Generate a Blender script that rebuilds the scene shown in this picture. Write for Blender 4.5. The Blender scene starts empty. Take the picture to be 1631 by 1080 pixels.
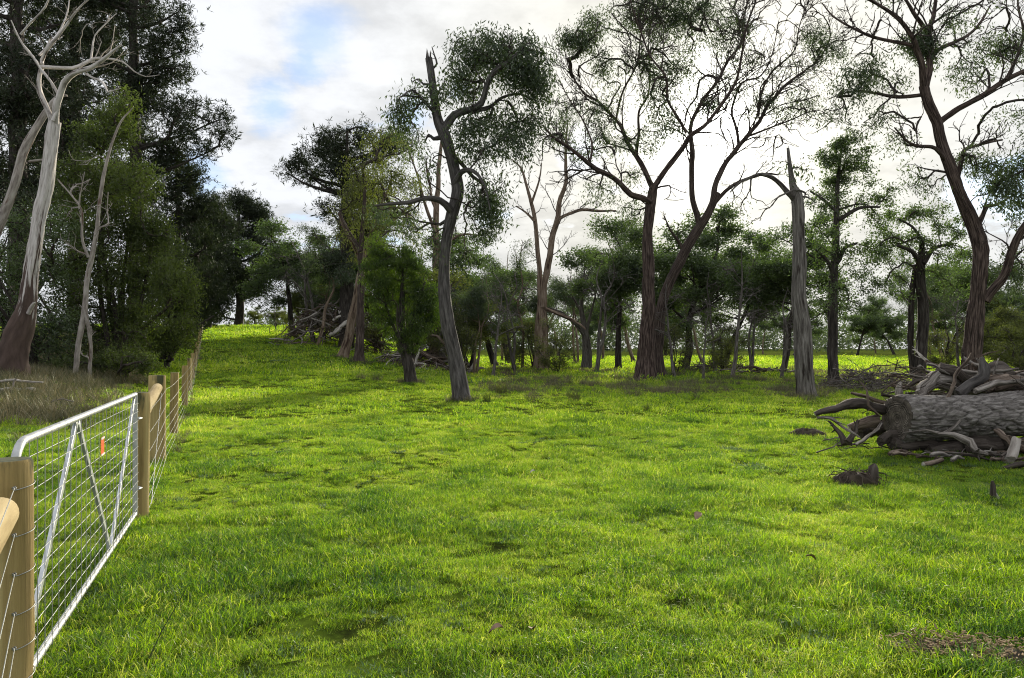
import bpy, math, random
import numpy as np

# ------------------------------------------------------------------ camera, sky, sun, exposure
S = bpy.context.scene
COL = S.collection
F = 1180.0            # focal length in photograph pixels (1631 wide)
HZ = 555.0            # photograph row of the horizon
EYE = 1.6
cam = bpy.data.cameras.new('camera'); cam_o = bpy.data.objects.new('camera', cam); COL.objects.link(cam_o)
cam_o.location = (0, 0, EYE); cam_o.rotation_euler = (math.pi/2, 0, 0)
cam.sensor_width = 36.0; cam.lens = F/1631*36.0; cam.shift_y = (HZ-540)/1631
cam.clip_start = 0.05; cam.clip_end = 3000
S.camera = cam_o

SUN_AZ = math.atan((1135-815.5)/F)                    # to the right of straight ahead
SUN_EL = math.atan((HZ-195)/math.hypot(F, 1135-815.5))
sund = (math.sin(SUN_AZ)*math.cos(SUN_EL), math.cos(SUN_AZ)*math.cos(SUN_EL), math.sin(SUN_EL))
sl = bpy.data.lights.new('sun', 'SUN'); sl.energy = 5.0; sl.angle = math.radians(9); sl.color = (1.0, .90, .72)
so = bpy.data.objects.new('sun', sl); COL.objects.link(so)
from mathutils import Vector
so.rotation_euler = Vector((-sund[0], -sund[1], -sund[2])).to_track_quat('-Z', 'Y').to_euler()
so.location = (20, 60, 30)

def photo_dir(px, py):
    v = np.array([(px-815.5)/F, 1.0, (HZ-py)/F]); return v/np.linalg.norm(v)

W = bpy.data.worlds.new('World'); S.world = W; W.use_nodes = True
def build_world():
    nt = W.node_tree; nt.nodes.clear(); N = nt.nodes.new; L = nt.links.new
    out = N('ShaderNodeOutputWorld'); bg = N('ShaderNodeBackground'); L(bg.outputs[0], out.inputs[0])
    sky = N('ShaderNodeTexSky'); sky.sky_type = 'NISHITA'; sky.sun_disc = False
    sky.sun_elevation = SUN_EL; sky.sun_rotation = SUN_AZ; sky.air_density = 1.0; sky.dust_density = .6; sky.ozone_density = 2.0
    skm = N('ShaderNodeVectorMath'); skm.operation = 'SCALE'; skm.inputs['Scale'].default_value = 0.06
    L(sky.outputs[0], skm.inputs[0])
    tc = N('ShaderNodeTexCoord')
    nrm = N('ShaderNodeVectorMath'); nrm.operation = 'NORMALIZE'; L(tc.outputs['Generated'], nrm.inputs[0])
    def math_(op, a, b=None, c=None, clamp=False):
        m = N('ShaderNodeMath'); m.operation = op; m.use_clamp = clamp
        for i, v in enumerate((a, b, c)):
            if v is None: continue
            if hasattr(v, 'links') or hasattr(v, 'is_linked'): L(v, m.inputs[i])
            else: m.inputs[i].default_value = v
        return m.outputs[0]
    def rng_(v, a, b, c, d, smooth=True):
        m = N('ShaderNodeMapRange'); m.interpolation_type = 'SMOOTHSTEP' if smooth else 'LINEAR'
        L(v, m.inputs[0])
        for i, q in enumerate((a, b, c, d)): m.inputs[i+1].default_value = q
        return m.outputs[0]
    # clouds live on a flat layer overhead: project the direction onto it so they shrink towards the horizon
    sep = N('ShaderNodeSeparateXYZ'); L(nrm.outputs[0], sep.inputs[0])
    zz = math_('ADD', math_('MAXIMUM', sep.outputs[2], 0.0), 0.22)
    cx = math_('DIVIDE', sep.outputs[0], zz); cy = math_('DIVIDE', sep.outputs[1], zz)
    cmb = N('ShaderNodeCombineXYZ'); L(cx, cmb.inputs[0]); L(cy, cmb.inputs[1])
    n1 = N('ShaderNodeTexNoise'); n1.inputs['Scale'].default_value = 1.7; n1.inputs['Detail'].default_value = 7; n1.inputs['Roughness'].default_value = .55
    L(cmb.outputs[0], n1.inputs['Vector'])
    n2 = N('ShaderNodeTexNoise'); n2.inputs['Scale'].default_value = 5.0; n2.inputs['Detail'].default_value = 6; n2.inputs['Roughness'].default_value = .6
    L(cmb.outputs[0], n2.inputs['Vector'])
    hole = rng_(n1.outputs[0], .34, .42, 1.0, 0.0)             # gaps in the cloud everywhere in the sky
    hole = math_('MULTIPLY', hole, rng_(sep.outputs[2], .05, .18, 0.0, 1.0))      # distance closes the gaps near the horizon
    wob = math_('MULTIPLY', math_('SUBTRACT', n2.outputs[0], .5), 0.10)
    for (px, py, r) in ((505, 55, .042), (490, 95, .024), (435, 168, .030), (930, 246, .030), (655, 185, .026), (318, 280, .03)):
        d = photo_dir(px, py)
        vm = N('ShaderNodeVectorMath'); vm.operation = 'DISTANCE'; L(nrm.outputs[0], vm.inputs[0]); vm.inputs[1].default_value = d
        h = rng_(math_('ADD', vm.outputs['Value'], wob), r*.1, r*1.3, .60, 0.0)
        hole = math_('MAXIMUM', hole, h)
    # thin cloud in front of the sun: bright aureole
    vm = N('ShaderNodeVectorMath'); vm.operation = 'DOT_PRODUCT'; L(nrm.outputs[0], vm.inputs[0]); vm.inputs[1].default_value = sund
    ang = math_('ARCCOSINE', math_('MINIMUM', vm.outputs['Value'], .999999))
    glow = math_('ADD', math_('MULTIPLY', math_('EXPONENT', math_('MULTIPLY', ang, -30.0)), 4.0),
                 math_('MULTIPLY', math_('EXPONENT', math_('MULTIPLY', ang, -3.0)), .035))
    # cloud tone: bellies greyer, thicker and cooler near the horizon
    tone = math_('ADD', math_('MULTIPLY', n1.outputs[0], .55), math_('MULTIPLY', n2.outputs[0], .45))
    shade = rng_(tone, .40, .56, .425, .55)
    lowg = rng_(sep.outputs[2], .07, .22, .90, 1.0)
    val = math_('MULTIPLY', shade, lowg)
    warm = rng_(ang, .05, .55, 1.0, 0.0)
    mixc = N('ShaderNodeMix'); mixc.data_type = 'RGBA'; L(warm, mixc.inputs[0])
    mixc.inputs[6].default_value = (.96, .985, 1.03, 1); mixc.inputs[7].default_value = (1.02, .985, .86, 1)
    cl = N('ShaderNodeVectorMath'); cl.operation = 'SCALE'; L(mixc.outputs[2], cl.inputs[0]); L(val, cl.inputs['Scale'])
    gv = N('ShaderNodeCombineXYZ'); L(glow, gv.inputs[0]); L(glow, gv.inputs[1]); L(math_('MULTIPLY', glow, .93), gv.inputs[2])
    cg = N('ShaderNodeVectorMath'); cg.operation = 'ADD'; L(cl.outputs[0], cg.inputs[0]); L(gv.outputs[0], cg.inputs[1]); cl = cg
    # clear patches: the sky itself, seen through a veil
    gb = N('ShaderNodeVectorMath'); gb.operation = 'ADD'; L(skm.outputs[0], gb.inputs[0]); gb.inputs[1].default_value = (.06, .13, .27)
    fin = N('ShaderNodeMix'); fin.data_type = 'RGBA'; L(hole, fin.inputs[0]); L(cl.outputs[0], fin.inputs[6]); L(gb.outputs[0], fin.inputs[7])
    L(fin.outputs[2], bg.inputs[0]); bg.inputs[1].default_value = 1.0
build_world()

S.view_settings.view_transform = 'Standard'; S.view_settings.look = 'None'
S.view_settings.exposure = 0.88; S.view_settings.gamma = 1.0; S.view_settings.use_curve_mapping = False
S.render.engine = 'CYCLES'
cy = S.cycles
cy.max_bounces = 5; cy.diffuse_bounces = 3; cy.glossy_bounces = 2; cy.transmission_bounces = 3; cy.transparent_max_bounces = 4
cy.use_denoising = True; cy.denoising_prefilter = 'NONE'; cy.filter_width = 1.1
cy.sample_clamp_indirect = 4.0
try: cy.denoiser = 'OPENIMAGEDENOISE'
except Exception: pass

# ------------------------------------------------------------------ numeric helpers
R0 = np.random.default_rng(7)
def sstep(x, a, b):
    t = np.clip((np.asarray(x, float)-a)/(b-a), 0, 1); return t*t*(3-2*t)
def _hash(ix, iy, s):
    v = np.sin(ix*127.1+iy*311.7+s*74.7)*43758.5453
    return v-np.floor(v)
def vnoise(x, y, s=0):
    x = np.asarray(x, float); y = np.asarray(y, float)
    ix = np.floor(x); iy = np.floor(y); fx = x-ix; fy = y-iy
    fx = fx*fx*(3-2*fx); fy = fy*fy*(3-2*fy)
    a = _hash(ix, iy, s); b = _hash(ix+1, iy, s); c = _hash(ix, iy+1, s); d = _hash(ix+1, iy+1, s)
    return (a*(1-fx)+b*fx)*(1-fy)+(c*(1-fx)+d*fx)*fy
def fbm(x, y, s=0, o=3):
    r = 0; a = .5
    for i in range(o):
        r = r+a*vnoise(np.asarray(x)*2**i, np.asarray(y)*2**i, s+i*13); a *= .5
    return r
def fence_x(Y): return -3.52-.41*(np.asarray(Y, float)-7.0)
PY = np.array([-50, 18, 22, 27.5, 32, 36.5, 43, 60, 80, 93, 99, 108, 140, 2000.])
PH = np.array([0, 0, .04, .13, .30, .50, .88, 2.07, 3.5, 4.35, 4.55, 4.4, 3.0, 3.0])
def ground(X, Y, micro=True):
    X = np.asarray(X, float); Y = np.asarray(Y, float)
    a = X/np.maximum(Y, 4.0)
    w = sstep(-a, .04, .29)
    h = np.interp(Y, PY, PH)*w
    h = h+(1-w)*1.1*sstep(Y, 55, 190)
    left = fence_x(np.maximum(Y, 0))-X
    h = h+.55*sstep(left, .8, 5.5)*sstep(Y, 9, 23)*(1-sstep(Y, 60, 95)*.7)
    h = h+.10*(vnoise(X*.11+3, Y*.11, 5)-.5)*sstep(Y, 6, 20)
    if micro:
        near = 1-sstep(Y, 40, 70)
        h = h+near*(.09*(fbm(X*.75, Y*.75, 2, 3)-.44)+.035*(vnoise(X*3.1, Y*3.1, 9)-.5))
    return h
def P(px, py, Y): return np.array([(px-815.5)/F*Y, Y, EYE+(HZ-py)/F*Y])
def hit(px, py, y0=3.0, y1=260.0):
    """point of the ground seen at a photograph pixel"""
    Y = np.concatenate([np.arange(y0, 60, .05), np.arange(60, y1, .25)])
    g = ground((px-815.5)/F*Y, Y, False); z = EYE+(HZ-py)/F*Y
    i = np.nonzero(z <= g)[0]; k = i[0] if len(i) else len(Y)-1
    X = (px-815.5)/F*Y[k]
    return np.array([X, Y[k], float(ground(X, Y[k]))])
def unit(v): return v/np.maximum(np.linalg.norm(v, axis=-1, keepdims=True), 1e-9)

# ------------------------------------------------------------------ materials
def mat_new(name):
    m = bpy.data.materials.new(name); m.use_nodes = True
    nt = m.node_tree; nt.nodes.clear(); o = nt.nodes.new('ShaderNodeOutputMaterial')
    return m, nt, nt.nodes.new, nt.links.new, o
def ramp(nt, stops, interp='LINEAR'):
    r = nt.nodes.new('ShaderNodeValToRGB'); e = r.color_ramp.elements; r.color_ramp.interpolation = interp
    while len(e) > 1: e.remove(e[-1])
    e[0].position = stops[0][0]; e[0].color = (*stops[0][1], 1)
    for p, c in stops[1:]:
        q = e.new(p); q.color = (*c, 1)
    return r
def bark_mat(name, stops, scale=9.0, stretch=.12, bump=.6, rough=.9, blotch=None, blotch_z=None, spec=.2, lift=(.35, 0)):
    """colour follows the 'bk' attribute: position on the stem surface, measured round and along it"""
    m, nt, N, L, o = mat_new(name)
    b = N('ShaderNodeBsdfPrincipled'); b.inputs['Roughness'].default_value = rough; b.inputs['Specular IOR Level'].default_value = spec
    at = N('ShaderNodeAttribute'); at.attribute_name = 'bk'
    mp = N('ShaderNodeMapping'); mp.inputs['Scale'].default_value = (1, 1, stretch); L(at.outputs['Vector'], mp.inputs[0])
    n = N('ShaderNodeTexNoise'); n.inputs['Scale'].default_value = scale; n.inputs['Detail'].default_value = 8; n.inputs['Roughness'].default_value = .65
    L(mp.outputs[0], n.inputs['Vector'])
    r = ramp(nt, [(.5+(p-.5)*.55, c_) for p, c_ in stops]); L(n.outputs[0], r.inputs[0]); colr = r.outputs[0]
    if blotch:
        n2 = N('ShaderNodeTexNoise'); n2.inputs['Scale'].default_value = 3.4; n2.inputs['Detail'].default_value = 9; n2.inputs['Roughness'].default_value = .62
        mp2 = N('ShaderNodeMapping'); mp2.inputs['Scale'].default_value = (1.6, 1.6, .26); L(at.outputs['Vector'], mp2.inputs[0]); L(mp2.outputs[0], n2.inputs['Vector'])
        mr = N('ShaderNodeMapRange'); mr.inputs[1].default_value = blotch[1]; mr.inputs[2].default_value = blotch[1]+.07
        v = n2.outputs[0]
        if blotch_z:                       # old bark still hangs on below this length along the stem
            sx = N('ShaderNodeSeparateXYZ'); L(at.outputs['Vector'], sx.inputs[0])
            m2 = N('ShaderNodeMapRange'); m2.inputs[1].default_value = blotch_z[0]; m2.inputs[2].default_value = blotch_z[1]
            m2.inputs[3].default_value = lift[0]; m2.inputs[4].default_value = lift[1]; L(sx.outputs[2], m2.inputs[0])
            ad = N('ShaderNodeMath'); ad.operation = 'ADD'; L(v, ad.inputs[0]); L(m2.outputs[0], ad.inputs[1]); v = ad.outputs[0]
        L(v, mr.inputs[0])
        r2 = ramp(nt, [(.3, tuple(c*.45 for c in blotch[0])), (.7, blotch[0])]); L(n.outputs[0], r2.inputs[0])
        mx = N('ShaderNodeMix'); mx.data_type = 'RGBA'; L(mr.outputs[0], mx.inputs[0]); L(colr, mx.inputs[6]); L(r2.outputs[0], mx.inputs[7]); colr = mx.outputs[2]
    L(colr, b.inputs['Base Color'])
    bp = N('ShaderNodeBump'); bp.inputs['Strength'].default_value = bump; bp.inputs['Distance'].default_value = .04; L(n.outputs[0], bp.inputs['Height']); L(bp.outputs[0], b.inputs['Normal'])
    L(b.outputs[0], o.inputs[0]); return m
def leaf_mat(name, c0, c1, trans, tfac=.4, gloss=.06, nscale=.5):
    m, nt, N, L, o = mat_new(name)
    at = N('ShaderNodeAttribute'); at.attribute_name = 'lv'
    geo = N('ShaderNodeNewGeometry')
    n = N('ShaderNodeTexNoise'); n.inputs['Scale'].default_value = nscale; n.inputs['Detail'].default_value = 3; L(geo.outputs['Position'], n.inputs['Vector'])
    ad = N('ShaderNodeMath'); ad.operation = 'MULTIPLY_ADD'; L(n.outputs[0], ad.inputs[0]); ad.inputs[1].default_value = .9; 
    ml = N('ShaderNodeMath'); ml.operation = 'MULTIPLY_ADD'; L(at.outputs['Fac'], ml.inputs[0]); ml.inputs[1].default_value = .7; ml.inputs[2].default_value = -.3
    L(ml.outputs[0], ad.inputs[2])
    r = ramp(nt, [(.1, c0), (.85, c1)]); L(ad.outputs[0], r.inputs[0])
    d = N('ShaderNodeBsdfDiffuse'); L(r.outputs[0], d.inputs[0])
    t = N('ShaderNodeBsdfTranslucent')
    mc = N('ShaderNodeMix'); mc.data_type = 'RGBA'; mc.blend_type = 'MULTIPLY'; mc.inputs[0].default_value = 1
    L(r.outputs[0], mc.inputs[6]); mc.inputs[7].default_value = (*trans, 1); mc.clamp_result = False; L(mc.outputs[2], t.inputs[0])
    mx = N('ShaderNodeMixShader'); mx.inputs[0].default_value = tfac; L(d.outputs[0], mx.inputs[1]); L(t.outputs[0], mx.inputs[2])
    g = N('ShaderNodeBsdfGlossy'); g.inputs['Roughness'].default_value = .45; g.inputs[0].default_value = (.8, .85, .8, 1)
    m2 = N('ShaderNodeMixShader'); m2.inputs[0].default_value = gloss; L(mx.outputs[0], m2.inputs[1]); L(g.outputs[0], m2.inputs[2])
    L(m2.outputs[0], o.inputs[0]); return m
def plain(name, c, rough=.7, metal=0, nscale=20, var=.25, bump=0, spec=.3, coords='Object'):
    m, nt, N, L, o = mat_new(name)
    b = N('ShaderNodeBsdfPrincipled'); b.inputs['Roughness'].default_value = rough; b.inputs['Metallic'].default_value = metal; b.inputs['Specular IOR Level'].default_value = spec
    tc = N('ShaderNodeTexCoord'); n = N('ShaderNodeTexNoise'); n.inputs['Scale'].default_value = nscale; n.inputs['Detail'].default_value = 6; L(tc.outputs[coords], n.inputs['Vector'])
    r = ramp(nt, [(.25, tuple(x*(1-var) for x in c)), (.75, tuple(min(1, x*(1+var)) for x in c))]); L(n.outputs[0], r.inputs[0]); L(r.outputs[0], b.inputs['Base Color'])
    if bump:
        bp = N('ShaderNodeBump'); bp.inputs['Strength'].default_value = bump; bp.inputs['Distance'].default_value = .01; L(n.outputs[0], bp.inputs['Height']); L(bp.outputs[0], b.inputs['Normal'])
    L(b.outputs[0], o.inputs[0]); return m

M = {}
M['bark_brown'] = bark_mat('bark_brown', [(.25, (.018, .013, .011)), (.55, (.072, .053, .045)), (.8, (.155, .122, .105))], 14, .11, 1.0)
M['bark_red'] = bark_mat('bark_red', [(.3, (.016, .011, .009)), (.5, (.062, .043, .036)), (.72, (.145, .108, .09))], 18, .10, 1.0)
M['bark_grey'] = bark_mat('bark_grey', [(.25, (.03, .027, .025)), (.55, (.085, .077, .072)), (.85, (.16, .148, .14))], 14, .16, .8)
M['bark_snag'] = bark_mat('bark_snag', [(.2, (.035, .03, .026)), (.5, (.125, .112, .10)), (.8, (.25, .23, .21))], 16, .10, 1.0, blotch=((.045, .035, .03), .57))
M['bark_pale'] = bark_mat('bark_pale', [(.2, (.13, .11, .095)), (.5, (.29, .26, .23)), (.8, (.42, .39, .35))], 7, .25, .4, blotch=((.13, .075, .055), .56))
M['bark_tan'] = bark_mat('bark_tan', [(.2, (.07, .05, .035)), (.5, (.19, .14, .10)), (.8, (.30, .24, .19))], 8, .15, .5, blotch=((.075, .045, .035), .55))
M['bark_white'] = bark_mat('bark_white', [(.22, (.24, .21, .19)), (.45, (.47, .435, .405)), (.75, (.64, .60, .57))], 6, .30, .35, blotch=((.115, .080, .066), .60), blotch_z=(1.2, 5.2))
M['bark_dark'] = bark_mat('bark_dark', [(.25, (.014, .012, .010)), (.55, (.05, .042, .036)), (.85, (.10, .09, .08))], 12, .15, .8)
M['dead_wood'] = bark_mat('dead_wood', [(.25, (.028, .023, .019)), (.5, (.17, .148, .13)), (.75, (.38, .345, .31))], 20, .09, 1.0)
M['dead_brown'] = bark_mat('dead_brown', [(.25, (.018, .013, .010)), (.5, (.105, .078, .060)), (.75, (.25, .195, .155))], 19, .1, 1.0)
M['dead_pale'] = bark_mat('dead_pale', [(.2, (.16, .14, .12)), (.5, (.38, .35, .31)), (.8, (.58, .54, .49))], 14, .1, .5)
M['dead_dark'] = bark_mat('dead_dark', [(.2, (.016, .013, .011)), (.5, (.06, .048, .04)), (.8, (.12, .1, .085))], 14, .12, .9)
M['twig_grey'] = bark_mat('twig_grey', [(.3, (.06, .052, .047)), (.7, (.15, .135, .125))], 10, .3, .2)
M['twig_dark'] = bark_mat('twig_dark', [(.3, (.028, .022, .019)), (.7, (.085, .068, .058))], 10, .3, .2)
M['twig_pale'] = bark_mat('twig_pale', [(.3, (.20, .175, .155)), (.7, (.42, .39, .355))], 10, .3, .2)
M['leaf_gum'] = leaf_mat('leaf_gum', (.020, .032, .018), (.072, .098, .042), (1.6, 1.9, .8), .32, .05, .6)
M['leaf_dense'] = leaf_mat('leaf_dense', (.027, .041, .021), (.108, .138, .056), (1.5, 2.0, .7), .35, .05, .5)
M['leaf_tea'] = leaf_mat('leaf_tea', (.027, .039, .012), (.090, .112, .030), (1.5, 1.8, .6), .36, .03, .4)
M['leaf_olive'] = leaf_mat('leaf_olive', (.042, .050, .020), (.14, .148, .050), (1.5, 1.8, .6), .38, .03, .4)
M['leaf_pine'] = leaf_mat('leaf_pine', (.010, .015, .009), (.036, .046, .020), (1.3, 1.6, .8), .2, .03, .35)
M['leaf_cypress'] = leaf_mat('leaf_cypress', (.012, .028, .009), (.080, .112, .018), (1.6, 2.0, .6), .4, .03, .9)
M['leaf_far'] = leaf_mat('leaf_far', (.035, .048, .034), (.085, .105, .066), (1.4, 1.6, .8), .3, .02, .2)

# ------------------------------------------------------------------ mesh builder
class MB:
    def __init__(s): s.v = []; s.q = []; s.t = []; s.bk = []; s.lv = []; s.n = 0; s.mi_q = []; s.mi_t = []
    def add(s, v, quads=None, tris=None, bk=None, lv=None, mi=0):
        v = np.asarray(v, float); k = len(v)
        if quads is not None and len(quads): s.q.append(np.asarray(quads)+s.n); s.mi_q.append(np.full(len(quads), mi))
        if tris is not None and len(tris): s.t.append(np.asarray(tris)+s.n); s.mi_t.append(np.full(len(tris), mi))
        s.v.append(v); s.bk.append(np.zeros((k, 3)) if bk is None else bk); s.lv.append(np.zeros(k) if lv is None else lv); s.n += k
    def mesh(s, name, mats, origin=(0, 0, 0), smooth=True, bk=True, lv=False):
        me = bpy.data.meshes.new(name)
        if not s.n: return me
        V = np.concatenate(s.v)-np.asarray(origin)
        Q = np.concatenate(s.q) if s.q else np.zeros((0, 4), int); T = np.concatenate(s.t) if s.t else np.zeros((0, 3), int)
        me.vertices.add(len(V)); me.vertices.foreach_set('co', V.astype(np.float32).ravel())
        loops = np.concatenate([Q.ravel(), T.ravel()]).astype(np.int32)
        tot = np.concatenate([np.full(len(Q), 4), np.full(len(T), 3)]).astype(np.int32)
        st = np.concatenate([[0], np.cumsum(tot)[:-1]]).astype(np.int32)
        me.loops.add(len(loops)); me.loops.foreach_set('vertex_index', loops)
        me.polygons.add(len(tot)); me.polygons.foreach_set('loop_start', st); me.polygons.foreach_set('loop_total', tot)
        me.polygons.foreach_set('use_smooth', np.full(len(tot), smooth))
        mi = np.concatenate([*(s.mi_q or [np.zeros(0)]), *(s.mi_t or [np.zeros(0)])]).astype(np.int32)
        for m in (mats if isinstance(mats, (list, tuple)) else [mats]): me.materials.append(M[m] if isinstance(m, str) else m)
        me.polygons.foreach_set('material_index', mi)
        if bk:
            a = me.attributes.new('bk', 'FLOAT_VECTOR', 'POINT'); a.data.foreach_set('vector', np.concatenate(s.bk).astype(np.float32).ravel())
        if lv:
            a = me.attributes.new('lv', 'FLOAT', 'POINT'); a.data.foreach_set('value', np.concatenate(s.lv).astype(np.float32))
        me.update(calc_edges=True); return me
def link(name, me, parent=None, loc=None):
    o = bpy.data.objects.new(name, me); COL.objects.link(o)
    if parent is not None: o.parent = parent
    if loc is not None: o.location = loc
    return o
def tag(o, label=None, cat=None, group=None, kind=None):
    if label: o['label'] = label
    if cat: o['category'] = cat
    if group: o['group'] = group
    if kind: o['kind'] = kind
    return o
def empty(name, loc, label, cat, group=None):
    o = bpy.data.objects.new(name, None); COL.objects.link(o); o.location = loc; o.empty_display_size = .2
    return tag(o, label, cat, group)

def tube(B, pts, rad, sides=8, rough=0.0, rng=None, caps=True, mi=0, flare=None, fib=0.0, capmi=None, zoff=0.0):
    pts = np.asarray(pts, float); n = len(pts); rad = np.broadcast_to(np.asarray(rad, float), (n,)).copy()
    t = np.gradient(pts, axis=0); t = unit(t); m = unit(t.mean(0))
    ref = np.eye(3)[np.argmin(np.abs(m))]
    u = unit(np.cross(t, ref)); w = np.cross(t, u)
    th = np.arange(sides)/sides*2*math.pi
    ln = np.concatenate([[0], np.cumsum(np.linalg.norm(np.diff(pts, axis=0), axis=1))])
    rr = rad[:, None]*np.ones((1, sides))
    if rough and rng is not None:
        ph = rng.random()*50
        k = np.arange(sides)
        rr = rr*(1+rough*(vnoise(np.cos(th)[None]*1.6+ph, ln[:, None]/np.maximum(rad.max(), .02)*.45+np.sin(th)[None]*1.6, 3)-.5)*2)
    if fib and rng is not None:
        ph = rng.random()*50
        kk = np.minimum(np.arange(sides), sides-np.arange(sides))[None]
        rr = rr*(1+fib*(vnoise(kk*.9+ph+.6*np.sin(ln[:, None]*.8), ln[:, None]*1.1, 8)-.5)*1.6+fib*.8*(vnoise(kk*1.7+ph, ln[:, None]*4.3, 18)-.5)*2)
    if flare is not None:
        f, hgt = flare; lob = 1+.35*np.sin(th*5+1.3)+.2*np.sin(th*3)
        rr = rr*(1+f*np.exp(-ln/hgt)[:, None]*lob[None])
    V = pts[:, None]+rr[..., None]*(np.cos(th)[None, :, None]*u[:, None]+np.sin(th)[None, :, None]*w[:, None])
    bk = np.stack([np.cos(th)[None]*rad.max()*np.ones((n, 1)), np.sin(th)[None]*rad.max()*np.ones((n, 1)), zoff+ln[:, None]*np.ones((1, sides))], -1)
    i = np.arange(n-1)[:, None]*sides; j = np.arange(sides)[None]; j2 = (j+1) % sides
    q = np.stack([i+j, i+j2, i+sides+j2, i+sides+j], -1).reshape(-1, 4)
    V = V.reshape(-1, 3); bk = bk.reshape(-1, 3)
    B.add(V, q, None, bk, mi=mi)
    if caps:
        for e, idx in ((0, 0), (1, n-1)):
            ring = V[idx*sides:(idx+1)*sides]; c = pts[idx]
            vv = np.vstack([ring, c]); k = np.arange(sides)
            tr = np.stack([k, (k+1) % sides, np.full(sides, sides)], -1)
            if e == 0: tr = tr[:, ::-1]
            bb = np.vstack([bk[idx*sides:(idx+1)*sides], [[0, 0, ln[idx]]]])
            B.add(vv, None, tr, bb, mi=mi if capmi is None else capmi)

def catmull(p, step):
    p = np.asarray(p, float)
    if len(p) == 2: q = np.vstack([2*p[0]-p[1], p, 2*p[1]-p[0]])
    else: q = np.vstack([2*p[0]-p[1], p, 2*p[-1]-p[-2]])
    out = []
    for i in range(1, len(q)-2):
        a, b, c, d = q[i-1], q[i], q[i+1], q[i+2]
        k = max(2, int(np.linalg.norm((c-b)[:3])/step)); t = np.linspace(0, 1, k, endpoint=False)[:, None]
        out.append(.5*((2*b)+(-a+c)*t+(2*a-5*b+4*c-d)*t*t+(-a+3*b-3*c+d)*t**3))
    out.append(q[-2][None]); return np.vstack(out)

# leaf-sized faces -------------------------------------------------
def leaf_quads(B, c, d, ln, wd, rng, lv=None):
    n = len(c)
    if not n: return
    d = unit(d); s = unit(np.cross(d, unit(rng.normal(size=(n, 3))))); ln = np.broadcast_to(ln, (n,))[:, None]; wd = np.broadcast_to(wd, (n,))[:, None]
    up = np.cross(d, s)
    v = np.stack([c, c+d*ln*.45+s*wd*.5+up*wd*.12, c+d*ln-up*wd*.2, c+d*ln*.45-s*wd*.5+up*wd*.12], 1).reshape(-1, 3)
    q = np.arange(n*4).reshape(n, 4)
    l = rng.random(n) if lv is None else lv
    B.add(v, q, None, lv=np.repeat(l, 4))
LEAF = {                 # leaf length, width, droop, spread of the cluster (m)
 'gum':   dict(l=.20, w=.055, droop=1.0, sig=.19),
 'dense': dict(l=.19, w=.085, droop=.25, sig=.23),
 'tea':   dict(l=.19, w=.055, droop=-.35, sig=.22),
 'pine':  dict(l=.25, w=.040, droop=-.35, sig=.20),
 'cyp':   dict(l=.14, w=.034, droop=-1.1, sig=.13),
}
def cluster_leaves(B, tips, k, kind, rng, scale=1.0, centre=None, sig=None):
    sp = LEAF[kind]; n = len(tips)
    if n == 0: return
    k = np.broadcast_to(k, (n,)).astype(int); idx = np.repeat(np.arange(n), k); m = len(idx)
    if m == 0: return
    sg = (sig or sp['sig'])*scale
    off = rng.normal(size=(m, 3))*sg*np.array([1, 1, .75])
    if kind == 'gum':                                    # sprays hang below the twig
        off[:, 2] = off[:, 2]*1.35-sg*.7
    if kind == 'pine':                                   # needles radiate from shoot ends
        sh = rng.normal(size=(n, 6, 3))*sg; w = rng.integers(0, 6, m); off = sh[idx, w]
    c = tips[idx]+off
    d = rng.normal(size=(m, 3)); d = unit(d); d[:, 2] -= sp['droop']
    if centre is not None: d += .5*unit(c-centre)
    tone = rng.random(n)[idx]*.55+rng.random(m)*.45
    leaf_quads(B, c, d, sp['l']*scale*rng.uniform(.7, 1.25, m), sp['w']*scale*rng.uniform(.8, 1.2, m), rng, tone)

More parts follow.
